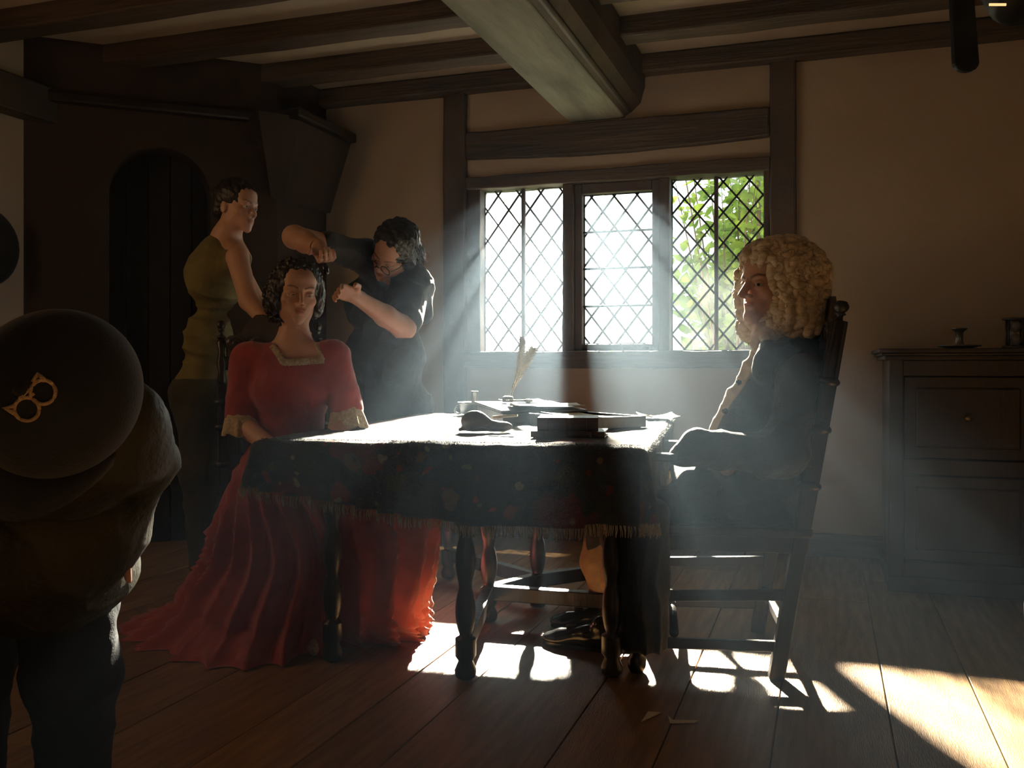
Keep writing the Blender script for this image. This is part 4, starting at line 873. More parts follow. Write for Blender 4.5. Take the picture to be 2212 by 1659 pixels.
# ---------------------------------------------------------------- the seated woman in red
def woman_red():
    base = A(-.86, 3.56, 0); root = person(base, 'seated woman with short dark curls in a red dress with cream lace')
    H0 = P(641, 634, 3.5); f_ = nrm(-FV*math.cos(.42)+RV*math.sin(.42)-UV*.10); R = basis(f_, UV+RV*.07)
    shR, shL = P(533, 772, 3.52), P(722, 768, 3.50); chest = P(630, 835, 3.53); neck = P(636, 742, 3.545)
    elR, elL = P(520, 915, 3.50), P(752, 905, 3.46); wrR, wrL = P(612, 985, 3.27), P(700, 992, 3.22)
    S = SDF(np.minimum(P(440, 540, 3.9), P(840, 1080, 3.0))-[.1, .1, 0], np.maximum(P(440, 540, 3.9), P(840, 1080, 3.0))+[.1, .1, .05], .0038)
    S.lo[2] = P(0, 1060, 3.3)[2]; S = SDF(S.lo, S.lo+S.h*S.n*np.array([1, 1, 1]), .0038)
    head(S, H0, R, 1.0, True, False, -.0032)
    S.cap(H0+R@np.array((0, .03, -.07)), neck, .050, .058, .04)
    S.cap(shR-RV*-.03, shL-RV*.03, .052, .052, .05); S.ell(chest+FV*.01, (.135, .095, .13), .05, R=np.stack([RV, FV, UV], 1)*1.0)
    S.ell(P(630, 900, 3.55), (.11, .075, .14), .04, R=np.stack([RV, FV, UV], 1))
    S.cap(neck, P(635, 785, 3.535), .052, .075, .05)
    for sh, el, wr in ((shR, elR, wrR), (shL, elL, wrL)): S.cap(sh, el, .047, .040, .03); S.cap(el, wr, .040, .027, .02)
    hand(S, wrR, P(690, 1003, 3.10)-wrR, np.array([0, 0, 1.0])+FV*.3, .92, (.35, .4, .3)); hand(S, wrL, P(640, 1008, 3.10)-wrL, np.array([0, 0, 1.0])+FV*.3, .92, (.35, .4, .3))
    o = skinmesh(S, 'body', root, M['skin'], colf=lambda V: headcol(V, H0, R, 1.0, (.80, .54, .50), (.16, .11, .09), .8), sm=1)
    eyes(root, H0, R, 1.0, look=(.25, -1, -.28))
    # bodice with square neckline
    B = SDF(S.lo, S.lo+S.h*(S.n-1), .0042)
    B.cap(shR-RV*-.03-UV*.004, shL-RV*.03-UV*.004, .058, .058, .05); B.ell(P(628, 838, 3.53), (.158, .118, .15), .06, R=np.stack([RV, FV, UV], 1)); B.ell(P(628, 940, 3.54), (.128, .105, .15), .06, R=np.stack([RV, FV, UV], 1))
    for q in (-1, 1): B.ell(P(630+q*42, 848, 3.45), (.06, .05, .055), .05)
    for sh, el in ((shR, elR), (shL, elL)):
        e2 = sh+(el-sh)*.86; B.cap(sh-UV*.005, e2, .064, .060, .03); B.cap(sh+(el-sh)*.62, e2, .0655, .0635, .004)
    sv = B.d.copy()
    x, y, z = B.ax[0][:, None, None], B.ax[1][None, :, None], B.ax[2][None, None, :]
    aa = x*RV[0]+y*RV[1]; bb = x*FV[0]+y*FV[1]
    z0 = P(0, 783, 3.43)[2]; a0 = (656-1106)/2000*3.43; ac = a0-(z-z0)*.42
    q = np.maximum(np.maximum(np.abs(ac-aa)-.078, z0-z), bb-3.60); B.d = np.maximum(B.d, -q.astype(np.float32))
    B.cap(neck, neck+UV*.12, .062, .062, .01, 'cut')
    skinmesh(B, 'dress_bodice', root, M['red'], .0022, 22, 3, fold=cloth_fold(0, .0035, RV*1+UV*.5, 26, 5))
    # lace along the neckline
    B.d = sv
    def ribbon(name, px, w, m, off=.006, ruf=.004, S_=B):
        px = np.array(px, float); L = np.concatenate([[0], np.cumsum(np.linalg.norm(np.diff(px, axis=0), axis=1))]); n = int(L[-1]/2.0)
        V = []; rows = 0
        for i in range(n+1):
            s_ = L[-1]*i/n; p = np.array([np.interp(s_, L, px[:, 0]), np.interp(s_, L, px[:, 1])]); s2 = min(s_+2, L[-1]); s1_ = max(s_-2, 0)
            d = np.array([np.interp(s2, L, px[:, 0])-np.interp(s1_, L, px[:, 0]), np.interp(s2, L, px[:, 1])-np.interp(s1_, L, px[:, 1])]); d /= np.linalg.norm(d)+1e-9; nn_ = np.array([-d[1], d[0]]); row = []
            for k, f in enumerate((-.5, 0, .5)):
                ww = w*(1+.22*abs(math.sin(s_*.42))*(1 if k == 2 else .3)); pp = p+nn_*ww*f; h_ = hit(S_, pp[0], pp[1], off=off+ruf*(math.sin(s_*.8+k)*.5+.5))
                if h_ is None: row = None; break
                row.append(h_)
            if row: V += row; rows += 1
        F = [(i*3+k, i*3+k+1, (i+1)*3+k+1, (i+1)*3+k) for i in range(rows-1) for k in (0, 1)]
        o_ = mk(name, V, F, m, root); s__ = o_.modifiers.new('t', 'SOLIDIFY'); s__.thickness = .003; return o_
    ribbon('lace_trim', [(568, 724), (590, 748), (606, 772), (612, 783), (640, 782), (700, 778)], 13, M['lace'])
    ribbon('lace_trim', [(668, 716), (679, 738), (692, 764), (698, 778)], 7, M['lace'])
    # cuffs: sleeve band and lace ruffle at each elbow
    for sh, el, wr in ((shR, elR, wrR), (shL, elL, wrL)):
        ax = nrm(el-sh); c0 = sh+(el-sh)*.84; c1 = el+ax*.035+(wr-el)*.10; x_ = nrm(np.cross(ax, FV)); y_ = np.cross(ax, x_); V = []; n = 72; m_ = 9
        for i in range(m_):
            t = i/(m_-1)
            for k in range(n):
                a = 2*math.pi*k/n; rr = .058+.018*t+.006*t*math.sin(a*9)+.003*math.sin(a*17)*t; V.append(c0+(c1-c0)*t+rr*(x_*math.cos(a)+y_*math.sin(a))+ax*(.006*t*math.sin(a*5)))
        F = [(i*n+k, i*n+(k+1) % n, (i+1)*n+(k+1) % n, (i+1)*n+k) for i in range(m_-1) for k in range(n)]
        o_ = mk('cuff_ruffle', V, F, M['lace'], root); s__ = o_.modifiers.new('t', 'SOLIDIFY'); s__.thickness = .004
    # skirt
    def ring(pts, z): return [np.array([a, b]) for a, b in pts], z
    K = [(ring([(-.97, 3.55), (-.94, 3.44), (-.86, 3.41), (-.78, 3.42), (-.72, 3.47), (-.71, 3.56), (-.75, 3.66), (-.86, 3.70), (-.94, 3.66)], .735)),
         (ring([(-1.01, 3.55), (-.96, 3.36), (-.86, 3.26), (-.70, 3.28), (-.58, 3.36), (-.60, 3.52), (-.70, 3.72), (-.86, 3.80), (-.97, 3.72)], .665)),
         (ring([(-1.04, 3.55), (-.97, 3.28), (-.86, 3.20), (-.60, 3.24), (-.38, 3.24), (-.40, 3.5), (-.60, 3.78), (-.86, 3.85), (-1.02, 3.76)], .60)),
         (ring([(-1.08, 3.52), (-.99, 3.26), (-.86, 3.18), (-.58, 3.23), (-.29, 3.22), (-.30, 3.5), (-.56, 3.82), (-.88, 3.88), (-1.05, 3.76)], .48)),
         (ring([(-1.15, 3.50), (-1.02, 3.26), (-.86, 3.18), (-.58, 3.23), (-.32, 3.26), (-.30, 3.5), (-.54, 3.85), (-.90, 3.9), (-1.10, 3.76)], .27)),
         (ring([(-1.26, 3.48), (-1.07, 3.22), (-.86, 3.15), (-.58, 3.23), (-.37, 3.32), (-.33, 3.6), (-.52, 3.88), (-.92, 3.95), (-1.2, 3.80)], .09)),
         (ring([(-1.40, 3.46), (-1.14, 3.17), (-.86, 3.08), (-.60, 3.24), (-.37, 3.34), (-.33, 3.6), (-.52, 3.9), (-.95, 4.0), (-1.32, 3.86)], .028)),
         (ring([(-1.44, 3.45), (-1.16, 3.14), (-.86, 3.04), (-.60, 3.25), (-.37, 3.34), (-.33, 3.6), (-.52, 3.9), (-.95, 4.02), (-1.35, 3.88)], .006))]
    n = 288; rows = []
    for (pts, z) in K:
        pts = np.array(pts); m_ = len(pts); row = []
        for k in range(n):
            t = k/n*m_; i = int(t); f = t-i; p0, p1, p2, p3 = pts[(i-1) % m_], pts[i % m_], pts[(i+1) % m_], pts[(i+2) % m_]
            row.append(.5*((2*p1)+(p2-p0)*f+(2*p0-5*p1+4*p2-p3)*f*f+(3*p1-p0-3*p2+p3)*f**3))
        rows.append((np.array(row), z))
    lv = 64; zs = np.array([z for _, z in rows]); V = []; tt = np.linspace(0, len(rows)-1, lv)
    kk = np.arange(n)/n*2*math.pi; rr_ = np.random.default_rng(4)
    for t in tt:
        i = min(int(t), len(rows)-2); f = t-i; q = rows[i][0]*(1-f)+rows[i+1][0]*f; z = rows[i][1]*(1-f)+rows[i+1][1]*f; cen = q.mean(0)
        g = min(1, max(0, (.735-z)/.30)); d = q-cen; d /= np.linalg.norm(d, axis=1)[:, None]
        ph = kk+.10*np.sin(z*6+kk*2)+.05*np.sin(z*13)
        fold = (.048*(1-2*np.abs(np.sin(ph*11.5+.7*np.sin(ph*4)))**.55)+.012*np.sin(ph*27+2))*(.65+.35*np.sin(ph*3+1))*g*(1+.5*(z < .1)); lift = .014*np.sin(ph*19+z*30)*(z < .1)*(z > .01)
        qq = q+d*fold[:, None]
        for k in range(n): V.append(A(qq[k, 0], qq[k, 1], max(z+lift[k] if z > .012 else .004, .003)))
    F = [(i*n+k, i*n+(k+1) % n, (i+1)*n+(k+1) % n, (i+1)*n+k) for i in range(lv-1) for k in range(n)]
    o_ = mk('dress_skirt', V, np.array(F)[:, ::-1], M['red'], root)
    # hair
    Hs = SDF(H0-.24, H0+.24, .005); Hs.frame(H0, R)
    Hs.ell((0, .032, .045), (.092, .108, .090), .02)
    for q in (-1, 1): Hs.ell((q*.078, .020, -.022), (.034, .058, .072), .03)
    Hs.ell((0, .09, -.05), (.07, .05, .07), .03)
    Hs.ell((0, -.10, -.045), (.064, .105, .090), .025, 'cut'); Hs.ell((0, -.11, .02), (.046, .08, .05), .03, 'cut'); Hs.world()
    skinmesh(Hs, 'hair', root, M['hair'], .006, 60, 8)
    hairball(root, 'hair_curls', M['hair'], H0, R, 1.0, 240, .05, 11, lambda d: not (d[1] < -.35 and d[2] < .55) and d[2] > -.75, (.100, .112, .096), (0, .034, .040), .3, 3, .0095)
    hairball(root, 'hair_curls', M['hair'], H0, R, 1.0, 90, .05, 12, lambda d: d[0] < -.2 and d[1] > -.5, (.118, .09, .10), (0, .03, -.025), .3, 3, .010)
    # shoe tip and petticoat showing under the hem
    mb_ = MB(); 
    So = SDF(pZ(690, 1425, 0)-[.12, .12, .01], pZ(690, 1425, 0)+[.14, .14, .09], .004); c_ = pZ(688, 1412, 0)+UV*.03; So.cap(c_, c_+FV*.12+UV*.005, .030, .032, .02); So.ell(c_-UV*.008-FV*.01, (.04, .03, .022), .02)
    V, F = So.mesh(); V[:, 2] = np.maximum(V[:, 2], .001); mk('shoe', V, F, M['lace'], root)
woman_red()
# ---------------------------------------------------------------- the make-up artist in black
def artist():
    base = P(835, 1200, 4.65); root = person(base, 'person in black T-shirt and glasses leaning over to pin the seated woman\'s hair')
    H0 = P(846, 545, 4.28); f_ = nrm(-RV*.42-FV*.62-UV*.62); R = basis(f_, UV*.85+RV*.42-FV*.3)
    shR, shL = P(792, 556, 4.38), P(895, 612, 4.42); elR = P(636, 512, 4.02); wrR = P(690, 536, 3.84); elL = P(872, 708, 4.16); wrL = P(768, 640, 3.88)
    lo = np.minimum(np.minimum(P(590, 430, 3.6), P(980, 900, 4.9)), P(590, 430, 4.9)); hi = np.maximum(np.maximum(P(590, 430, 3.6), P(980, 900, 4.9)), P(980, 430, 4.2)); lo[2] = 1.12; hi[2] = 1.85
    S = SDF(lo, hi, .0048); head(S, H0, R, 1.06, True, False); nb = P(862, 598, 4.45)
    S.cap(H0+R@np.array((0, .03, -.07)), nb, .052, .06, .03); S.cap(shR, shL, .06, .06, .05)
    S.cap(shR, elR, .058, .050, .03); S.chain([elR, elR+(wrR-elR)*.45, wrR], [.048, .046, .030], .02); S.cap(shL, elL, .060, .054, .03); S.chain([elL, elL+(wrL-elL)*.4, wrL], [.052, .047, .030], .02)
    hand(S, wrR, P(716, 566, 3.74)-wrR-UV*.03, FV*-.5-UV*.3-RV*.5, 1.0, (.7, .9, .5), thumb=(.5, .6))
    hand(S, wrL, P(716, 622, 3.76)-wrL, UV*.5-FV*.7, 1.0, (.35, .5, .3), thumb=(.3, .4))
    skinmesh(S, 'body', root, M['skin'], colf=lambda V: headcol(V, H0, R, 1.06, (.7, .42, .4), (.10, .07, .05), 1.1), sm=1)
    eyes(root, H0, R, 1.06, look=(0, -1, -.35))
    B = SDF([lo[0], lo[1], .62], hi, .006)
    Q = np.stack([RV, FV, UV], 1)
    B.cap(shR+UV*.0, shL, .075, .08, .05); B.ell(P(826, 655, 4.50), (.195, .13, .16), .08, R=Q); B.ell(P(832, 770, 4.62), (.205, .15, .2), .08, R=Q); B.ell(P(842, 880, 4.70), (.225, .155, .17), .08, R=Q)
    B.cap(shR, shR+(elR-shR)*.58, .078, .070, .05); B.cap(shL, shL+(elL-shL)*.80, .085, .082, .05); B.ell(P(915, 660, 4.42), (.05, .07, .09), .04)
    B.cap(nb-f_*0, nb+UV*.10, .070, .07, .02, 'cut'); B.ell(P(826, 600, 4.36), (.035, .05, .05), .02, 'cut')
    fz = cloth_fold(0, .009, UV*1+RV*.6, 20, 9); f2 = cloth_fold(0, .006, UV*.5-RV*1, 30, 4)
    skinmesh(B, 't_shirt', root, M['black'], .003, 14, 2, fold=lambda V: fz(V)+f2(V))
    T = SDF([lo[0], lo[1], -.02], [hi[0], hi[1], .86], .009)
    for u in (800, 885):
        a = P(u, 860, 4.7); k_ = P(u, 1100, 4.66); k_[2] = .47; f0 = P(u, 1200, 4.74); f0[2] = .06; T.chain([a, k_, f0], [.115, .075, .055], .05)
    skinmesh(T, 'trousers', root, M['black'], .004, 16, 5)
    for u in (800, 885):
        f0 = P(u, 1200, 4.74); f0[2] = .035; Z_ = SDF(f0-[.16, .2, .035], f0+[.16, .16, .1], .006); Z_.cap(f0+FV*.05, f0-FV*.13, .038, .036, .02); V, F = Z_.mesh(); V[:, 2] = np.maximum(V[:, 2], .001); mk('shoe', V, F, M['shoe'], root)
    Hs = SDF(H0-.28, H0+.28, .006); Hs.frame(H0, R, 1.06); Hs.ell((0, .035, .045), (.096, .112, .092), .03); Hs.ell((0, .10, -.03), (.075, .06, .085), .04); Hs.ell((.05, .05, -.03), (.05, .06, .08), .04); Hs.ell((-.05, .05, -.0), (.045, .06, .07), .04)
    Hs.ell((.0, -.095, -.05), (.064, .098, .098), .02, 'cut'); Hs.ell((-.02, -.11, .03), (.042, .08, .045), .03, 'cut'); Hs.world()
    skinmesh(Hs, 'hair', root, M['hairb'], .006, 50, 8)
    def pts(r):
        d = nrm(r.normal(size=3)); d[1] = abs(d[1])*.9-.15; c_ = np.array((.02, .06, -.01)); p = c_+d*np.array((.08, .10, .09)); return H0+R@(p*1.06), R@(np.cross(d, (1, .3, 0))*.3+d*.25)+RV*.35-UV*.7
    strands(root, 'loose_strands', M['hairb'], pts, 5, 420, .085, .0010, 1.2)
    # glasses
    g = MB()
    for q in (-1, 1):
        c_ = np.array((q*.033, -.106, -.006)); g.tube([H0+R@((c_+np.array((.024*math.cos(a), .004*math.cos(a)*q*-1, .018*math.sin(a))))*1.06) for a in np.linspace(0, 2*math.pi, 22)], .0024, 6)
        g.tube([H0+R@(np.array(p)*1.06) for p in ((q*.057, -.10, .0), (q*.074, -.06, .0), (q*.078, .01, -.005))], .0022, 6)
    g.tube([H0+R@(np.array(p)*1.06) for p in ((-.010, -.112, -.002), (0, -.116, .001), (.010, -.112, -.002))], .0022, 6); g.build('glasses', M['iron'], root, smooth=True)
    ax = nrm(wrR-elR); x_ = nrm(np.cross(ax, UV)); y_ = np.cross(ax, x_); MB().tube([wrR-ax*.015+.0335*(x_*math.cos(a)+y_*math.sin(a)) for a in np.linspace(0, 2*math.pi, 28)], .0025, 6).build('bracelet', M['iron'], root, smooth=True)
    tip = P(706, 594, 3.66); tag(MB().lathe([(.003, 0), (.012, .005), (.014, .03), (.008, .045), (.003, .05)], tip, (-.2, 0, .9), 10).build('hair_clip', M['shoe'], None, smooth=True), 'small dark hair clip held above the seated woman\'s curls', 'hair clip')
artist()
# ---------------------------------------------------------------- the woman in green behind
def woman_green():
    base = P(440, 1250, 4.35); root = person(base, 'woman in an olive sleeveless top standing behind the seated woman, facing right')
    H0 = P(514, 447, 4.3); f_ = nrm(RV*.86-FV*.42-UV*.12); R = basis(f_, UV+RV*.12)
    sh = P(512, 556, 4.20); sh2 = P(500, 552, 4.54); el = P(538, 650, 4.10); wr = P(590, 715, 3.95); nb = P(488, 518, 4.36)
    lo = np.minimum(P(330, 380, 3.8), P(700, 900, 4.8)); hi = np.maximum(P(330, 380, 4.8), P(700, 900, 4.0)); lo = np.array([-3.1, 3.2, 1.0]); hi = np.array([-1.95, P(700, 0, 4.8)[1], 1.9])
    S = SDF(lo, hi, .006); head(S, H0, R, 1.0, True, False); S.cap(H0+R@np.array((0, .03, -.07)), nb, .048, .055, .03); S.cap(sh+FV*.03, sh2-FV*.03, .05, .05, .05)
    S.cap(nb, nb-UV*.08, .058, .11, .07)
    S.chain([sh, el, wr], [.050, .042, .028], .02); S.chain([sh2, P(560, 660, 4.5), P(620, 730, 4.2)], [.048, .04, .028], .02); hand(S, wr, P(640, 750, 3.9)-wr, UV*.7-FV*.3, .95, (.4, .5, .3)); hand(S, P(620, 730, 4.2), RV*.8-UV*.4, UV*.7, .95, (.4, .5, .3))
    skinmesh(S, 'body', root, M['skin'], colf=lambda V: headcol(V, H0, R), sm=1); eyes(root, H0, R)
    Q = np.stack([RV, FV, UV], 1)
    B = SDF([lo[0], lo[1], .84], hi, .007); B.cap(sh+FV*.03-UV*.01, sh2-FV*.03-UV*.01, .058, .058, .06); B.ell(P(468, 600, 4.36), (.135, .175, .16), .07, R=Q); B.cap(nb-UV*.05-RV*.03, nb-UV*.14-RV*.05, .08, .12, .06); B.ell(P(452, 740, 4.36), (.115, .15, .16), .06, R=Q); B.ell(P(440, 830, 4.36), (.12, .165, .13), .06, R=Q)
    B.cap(nb+RV*.03+UV*.01, nb+UV*.12, .07, .07, .02, 'cut'); fz = cloth_fold(0, .007, UV+RV*.15, 42, 9, mask=lambda V: np.clip((1.45-V[:, 2])*6, .15, 1))
    skinmesh(B, 'sleeveless_top', root, M['olive'], .003, 14, 2, fold=fz)
    T = SDF([lo[0]-.1, lo[1]-.1, -.02], [hi[0], hi[1], .95], .01); T.ell(P(435, 850, 4.36), (.14, .18, .15), .05, R=Q)
    for b in (4.28, 4.47): T.chain([P(435, 860, b), P(432, 1020, b), P(440, 1225, b)], [.12, .085, .065], .05)
    T.plane_cut((0, 0, .05), (0, 0, -1)); skinmesh(T, 'trousers', root, M['olive_dark'], .006, 12, 3)
    for b in (4.26, 4.48):
        q = P(455, 0, b); q[2] = .035; Z_ = SDF(q-[.2, .2, .035], q+[.2, .2, .1], .007); Z_.cap(q-RV*.04, q+RV*.14, .038, .034, .02); V, F = Z_.mesh(); V[:, 2] = np.maximum(V[:, 2], .001); mk('shoe', V, F, M['shoe'], root)
    Hs = SDF(H0-.22, H0+.22, .007); Hs.frame(H0, R); Hs.ell((0, .025, .048), (.089, .106, .087), .03); Hs.ell((0, .12, .05), (.045, .045, .045), .02); Hs.ell((0, .07, -.02), (.07, .05, .06), .03); Hs.ell((0, -.115, -.05), (.062, .085, .082), .02, 'cut')
    for q in (-1, 1): Hs.ell((q*.09, .0, -.035), (.03, .03, .03), .02, 'cut')
    Hs.world(); skinmesh(Hs, 'hair', root, M['hair'], .004, 60, 8)
woman_green()
# ---------------------------------------------------------------- the man in the wig
def man_wig():
    base = P(1640, 1150, 3.25); root = person(base, 'seated man in long curled blond wig and black coat, looking at the camera')
    H0 = P(1663, 616, 3.19); th = 1.10; f_ = nrm(-FV*math.cos(th)-RV*math.sin(th)-UV*.02); R = basis(f_, UV+RV*.02); s = 1.10
    Q = np.stack([RV, FV, UV], 1); nb = P(1700, 740, 3.22)
    S = SDF(np.minimum(P(1560, 520, 3.0), P(1560, 520, 3.4))-[.05, .1, .0], np.maximum(P(1800, 520, 3.0), P(1800, 520, 3.4))+[.05, .1, .05], .0034); S.lo[2] = P(0, 800, 3.2)[2]; S = SDF(S.lo, [P(1800, 0, 3.4)[0]+.05, P(1800, 0, 3.4)[1]+.05, P(0, 505, 3.2)[2]], .0034)
    head(S, H0, R, s, False, False); S.frame(H0, R, s); S.cap((0, -.088, .008), (0, -.119, -.033), .0068, .0085, .01); S.ell((0, -.076, -.1), (.024, .020, .02), .02); S.world()
    S.cap(H0+R@np.array((0, .03, -.09)), nb, .058, .062, .03); S.ell(nb-UV*.07, (.07, .08, .05), .04, R=Q)
    skinmesh(S, 'body', root, M['skin'], colf=lambda V: headcol(V, H0, R, s, (.84, .60, .56), (.14, .09, .07), 1.2), sm=1)
    look = R.T@nrm(CAMP-H0); look = nrm(np.array([look[0]*.75, look[1], look[2]])); eyes(root, H0, R, s, look=look, iris=(.06, .035, .02))
    # coat
    xa = [P(1300, 0, 2.75), P(1850, 0, 2.75), P(1300, 0, 3.6), P(1850, 0, 3.6)]
    lo = np.min(xa, 0); hi = np.max(xa, 0); lo[2] = .36; hi[2] = 1.12
    shN, shF = P(1738, 815, 3.02), P(1702, 815, 3.42); elN = P(1688, 985, 2.93); cuN = P(1512, 968, 3.0)
    B = SDF(lo, hi, .006)
    B.cap(shN, shF, .072, .072, .05); B.cap(nb-UV*.01+RV*.015, nb-UV*.07+RV*.02, .085, .10, .06); B.cap(P(1676, 768, 3.12), P(1765, 768, 3.2), .050, .055, .04)
    B.ell(P(1706, 880, 3.22), (.115, .19, .17), .06, R=Q); B.ell(P(1672, 1030, 3.22), (.13, .19, .18), .07, R=Q); B.ell(P(1640, 1110, 3.22), (.17, .21, .12), .06, R=Q)
    B.cap(P(1600, 985, 3.2), P(1560, 1060, 3.2), .085, .10, .06); B.ell(P(1502, 1030, 3.2), (.085, .19, .085), .05, R=Q)
    B.chain([shN, elN, cuN], [.078, .072, .066], .04); B.ell(cuN-RV*.01+UV*.012, (.055, .06, .062), .02); B.ell(P(1478, 985, 3.02), (.045, .05, .04), .03)
    B.chain([shF, P(1640, 985, 3.48), P(1520, 985, 3.40)], [.078, .07, .06], .04)
    B.cap(P(1600, 1105, 3.12), P(1392, 1108, 3.10), .10, .085, .05); B.cap(P(1600, 1105, 3.36), P(1330, 1112, 3.40), .10, .080, .05)
    # front opening over the waistcoat
    a_, b_ = P(1648, 765, 3.16), P(1535, 925, 3.16)
    B.cap(P(1655, 830, 3.17), P(1600, 925, 3.17), .085, .09, .05); B.cap(a_-RV*.055, b_-RV*.060, .045, .060, .01, 'cut'); B.cap(P(1662, 752, 3.08), P(1648, 800, 3.08), .034, .045, .03)
    fz = cloth_fold(0, .008, UV*.4+RV*1, 22, 3); f2 = cloth_fold(0, .006, UV*1-RV*.3, 30, 13)
    skinmesh(B, 'coat', root, M['coat'], .003, 16, 2, fold=lambda V: fz(V)+f2(V))
    # coat skirt hanging beside the chair front
    C = SDF(np.array([P(1290, 0, 2.8)[0]-.05, P(1290, 0, 2.9)[1]-.1, .045]), np.array([P(1460, 0, 3.3)[0]+.05, P(1460, 0, 3.4)[1]+.05, .60]), .006)
    for k, (u, b) in enumerate(((1345, 3.04), (1368, 2.99), (1392, 2.97), (1412, 2.99))):
        p0 = P(u, 1110, b); p1 = P(u-3+k*2, 1375+6*k, b+.01); C.cap(p0, p1, .052, .044, .03)
    C.plane_cut((0, 0, .075), (0, 0, -1)); fz3 = cloth_fold(0, .007, RV, 60, 5); skinmesh(C, 'coat_skirt', root, M['coat'], .002, 18, 3, fold=fz3)
    # cream waistcoat and neckcloth
    Wc = SDF(lo+[0, 0, .2], hi, .005); Wc.chain([P(1648, 742, 3.19), P(1624, 800, 3.19), P(1590, 862, 3.19), P(1552, 930, 3.19)], [.026, .032, .036, .034], .03); Wc.cap(P(1630, 790, 3.15), P(1566, 925, 3.15), .012, .016, .02)
    skinmesh(Wc, 'waistcoat', root, M['linen'], .002, 24, 6, fold=cloth_fold(0, .0045, RV+UV*.55, 70, 2))
    Nk = SDF(nb-.16, nb+.14, .005); Nk.cap(P(1655, 722, 3.18), P(1690, 735, 3.22), .05, .055, .03); Nk.ell(P(1640, 748, 3.17), (.028, .04, .032), .02); skinmesh(Nk, 'neckcloth', root, M['linen'], .004, 60, 3)
    for u, v in ((1596, 826), (1566, 888)):
        h_ = P(u, v, 3.08); MB().lathe([(.004, -.014), (.006, -.004), (.010, .0), (.010, .005), (.004, .009)], h_, -FV-RV*.5, 12).build('coat_button', M['shoe'], root, smooth=True)
    # breeches, stockings, shoes
    T = SDF(np.array([P(1230, 0, 3.1)[0]-.05, 2.85, .28]), np.array([P(1640, 0, 3.5)[0], 3.75, .56]), .007)
    T.cap(P(1560, 1105, 3.42), P(1285, 1120, 3.50), .085, .072, .03); T.cap(P(1285, 1122, 3.50), P(1278, 1166, 3.53), .070, .052, .02); T.cap(P(1560, 1105, 3.15), P(1335, 1120, 3.20), .085, .075, .03); T.cap(P(1335, 1120, 3.20), P(1330, 1165, 3.20), .07, .055, .02)
    skinmesh(T, 'breeches', root, M['black'], .003, 20, 6)
    for nm_, u0, u1, b in (('stocking', 1290, 1304, 3.53), ('stocking', 1335, 1345, 3.26)):
        Z_ = SDF(np.array([P(1230, 0, b)[0], P(1230, 0, b)[1]-.12, .05]), np.array([P(1400, 0, b)[0], P(1400, 0, b)[1]+.12, .42]), .006)
        kz = P(u0, 0, b); kz[2] = .36; cz = P(u0-4, 0, b+.01); cz[2] = .25; az = P(u1, 0, b); az[2] = .07; Z_.chain([kz, cz, az], [.05, .054, .034], .03); skinmesh(Z_, nm_, root, M['stock'])
    for toe, heel in (((1176, 1388), (1318, 1408)), ((1192, 1352), (1322, 1362))):
        a = pZ(*toe, 0); b = pZ(*heel, 0); d = nrm(b-a); b = a+d*.27; Z_ = SDF(np.minimum(a, b)-[.08, .08, .0], np.maximum(a, b)+[.08, .08, .13], .0045)
        Z_.ell(a+d*.045+UV*.022, (.052, .040, .024), .02, R=np.stack([d, np.cross(UV, d), UV], 1)); Z_.cap(a+d*.07+UV*.03, a+d*.17+UV*.045, .030, .034, .03); Z_.cap(a+d*.17+UV*.045, b-d*.03+UV*.05, .034, .034, .03); Z_.cap(b-d*.04+UV*.05, b-d*.05+UV*.085, .033, .038, .02)
        V, F = Z_.mesh(); V[:, 2] = np.maximum(V[:, 2], .014); sh_ = mk('shoe', V, F, M['shoe'], root)
        sl_ = [a+d*(.002)+UV*0]; y_ = np.cross(UV, d); outl = [(a+d*x_+y_*w_) for x_, w_ in ((.0, .015), (.02, .034), (.06, .042), (.12, .034), (.17, .028), (.22, .031), (.262, .02), (.262, -.02), (.22, -.031), (.17, -.028), (.12, -.034), (.06, -.042), (.02, -.034), (.0, -.015))]
        o = MB().prism([np.array([p[0], p[1], .001]) for p in outl], (0, 0, .014)).build('shoe_sole', M['shoe'], None); fixn(o); o.parent = sh_; o.location = -Vector(root.location)
        MB().box((-.018, -.004, -.012), (.018, .004, .012), R=rz(YAW), o=a+d*.105+UV*.066).build('shoe_buckle', M['shoe'], root, bev=.003)
    # hands folded in the lap, under the table edge
    Hh = SDF(P(1500, 0, 3.2)-[.35, .3, .42], P(1500, 0, 3.2)+[.2, .25, 0], .005); Hh = SDF([P(1380, 0, 3.2)[0]-.1, 2.8, .55], [P(1620, 0, 3.3)[0]+.05, 3.5, .82], .005)
    hand(Hh, P(1562, 1015, 3.12), -RV*.6+FV*.5-UV*.35, FV*.5+UV*.6+RV*.3, 1.0, (.5, .6, .4)); skinmesh(Hh, 'hand', root, M['skin'], sm=1); Hh.d[:] = .5; hand(Hh, P(1566, 1020, 3.36), -RV*.6-FV*.5-UV*.3, -FV*.5+UV*.6+RV*.3, 1.0, (.5, .6, .4)); skinmesh(Hh, 'hand', root, M['skin'], sm=1)
    # wig
    G = SDF(P(1700, 620, 3.2)-.30, P(1700, 620, 3.2)+.30, .006)
    G.ell(P(1704, 610, 3.22), (.125, .145, .145), .04, R=Q); G.ell(P(1703, 682, 3.22), (.100, .140, .09), .05, R=Q); G.ell(P(1668, 560, 3.2), (.095, .115, .06), .04, R=Q)
    G.cap(P(1622, 600, 3.34), P(1632, 700, 3.34), .045, .055, .05)
    G.frame(H0, R, s); G.ell((.0, -.115, -.03), (.062, .115, .098), .02, 'cut'); G.world()
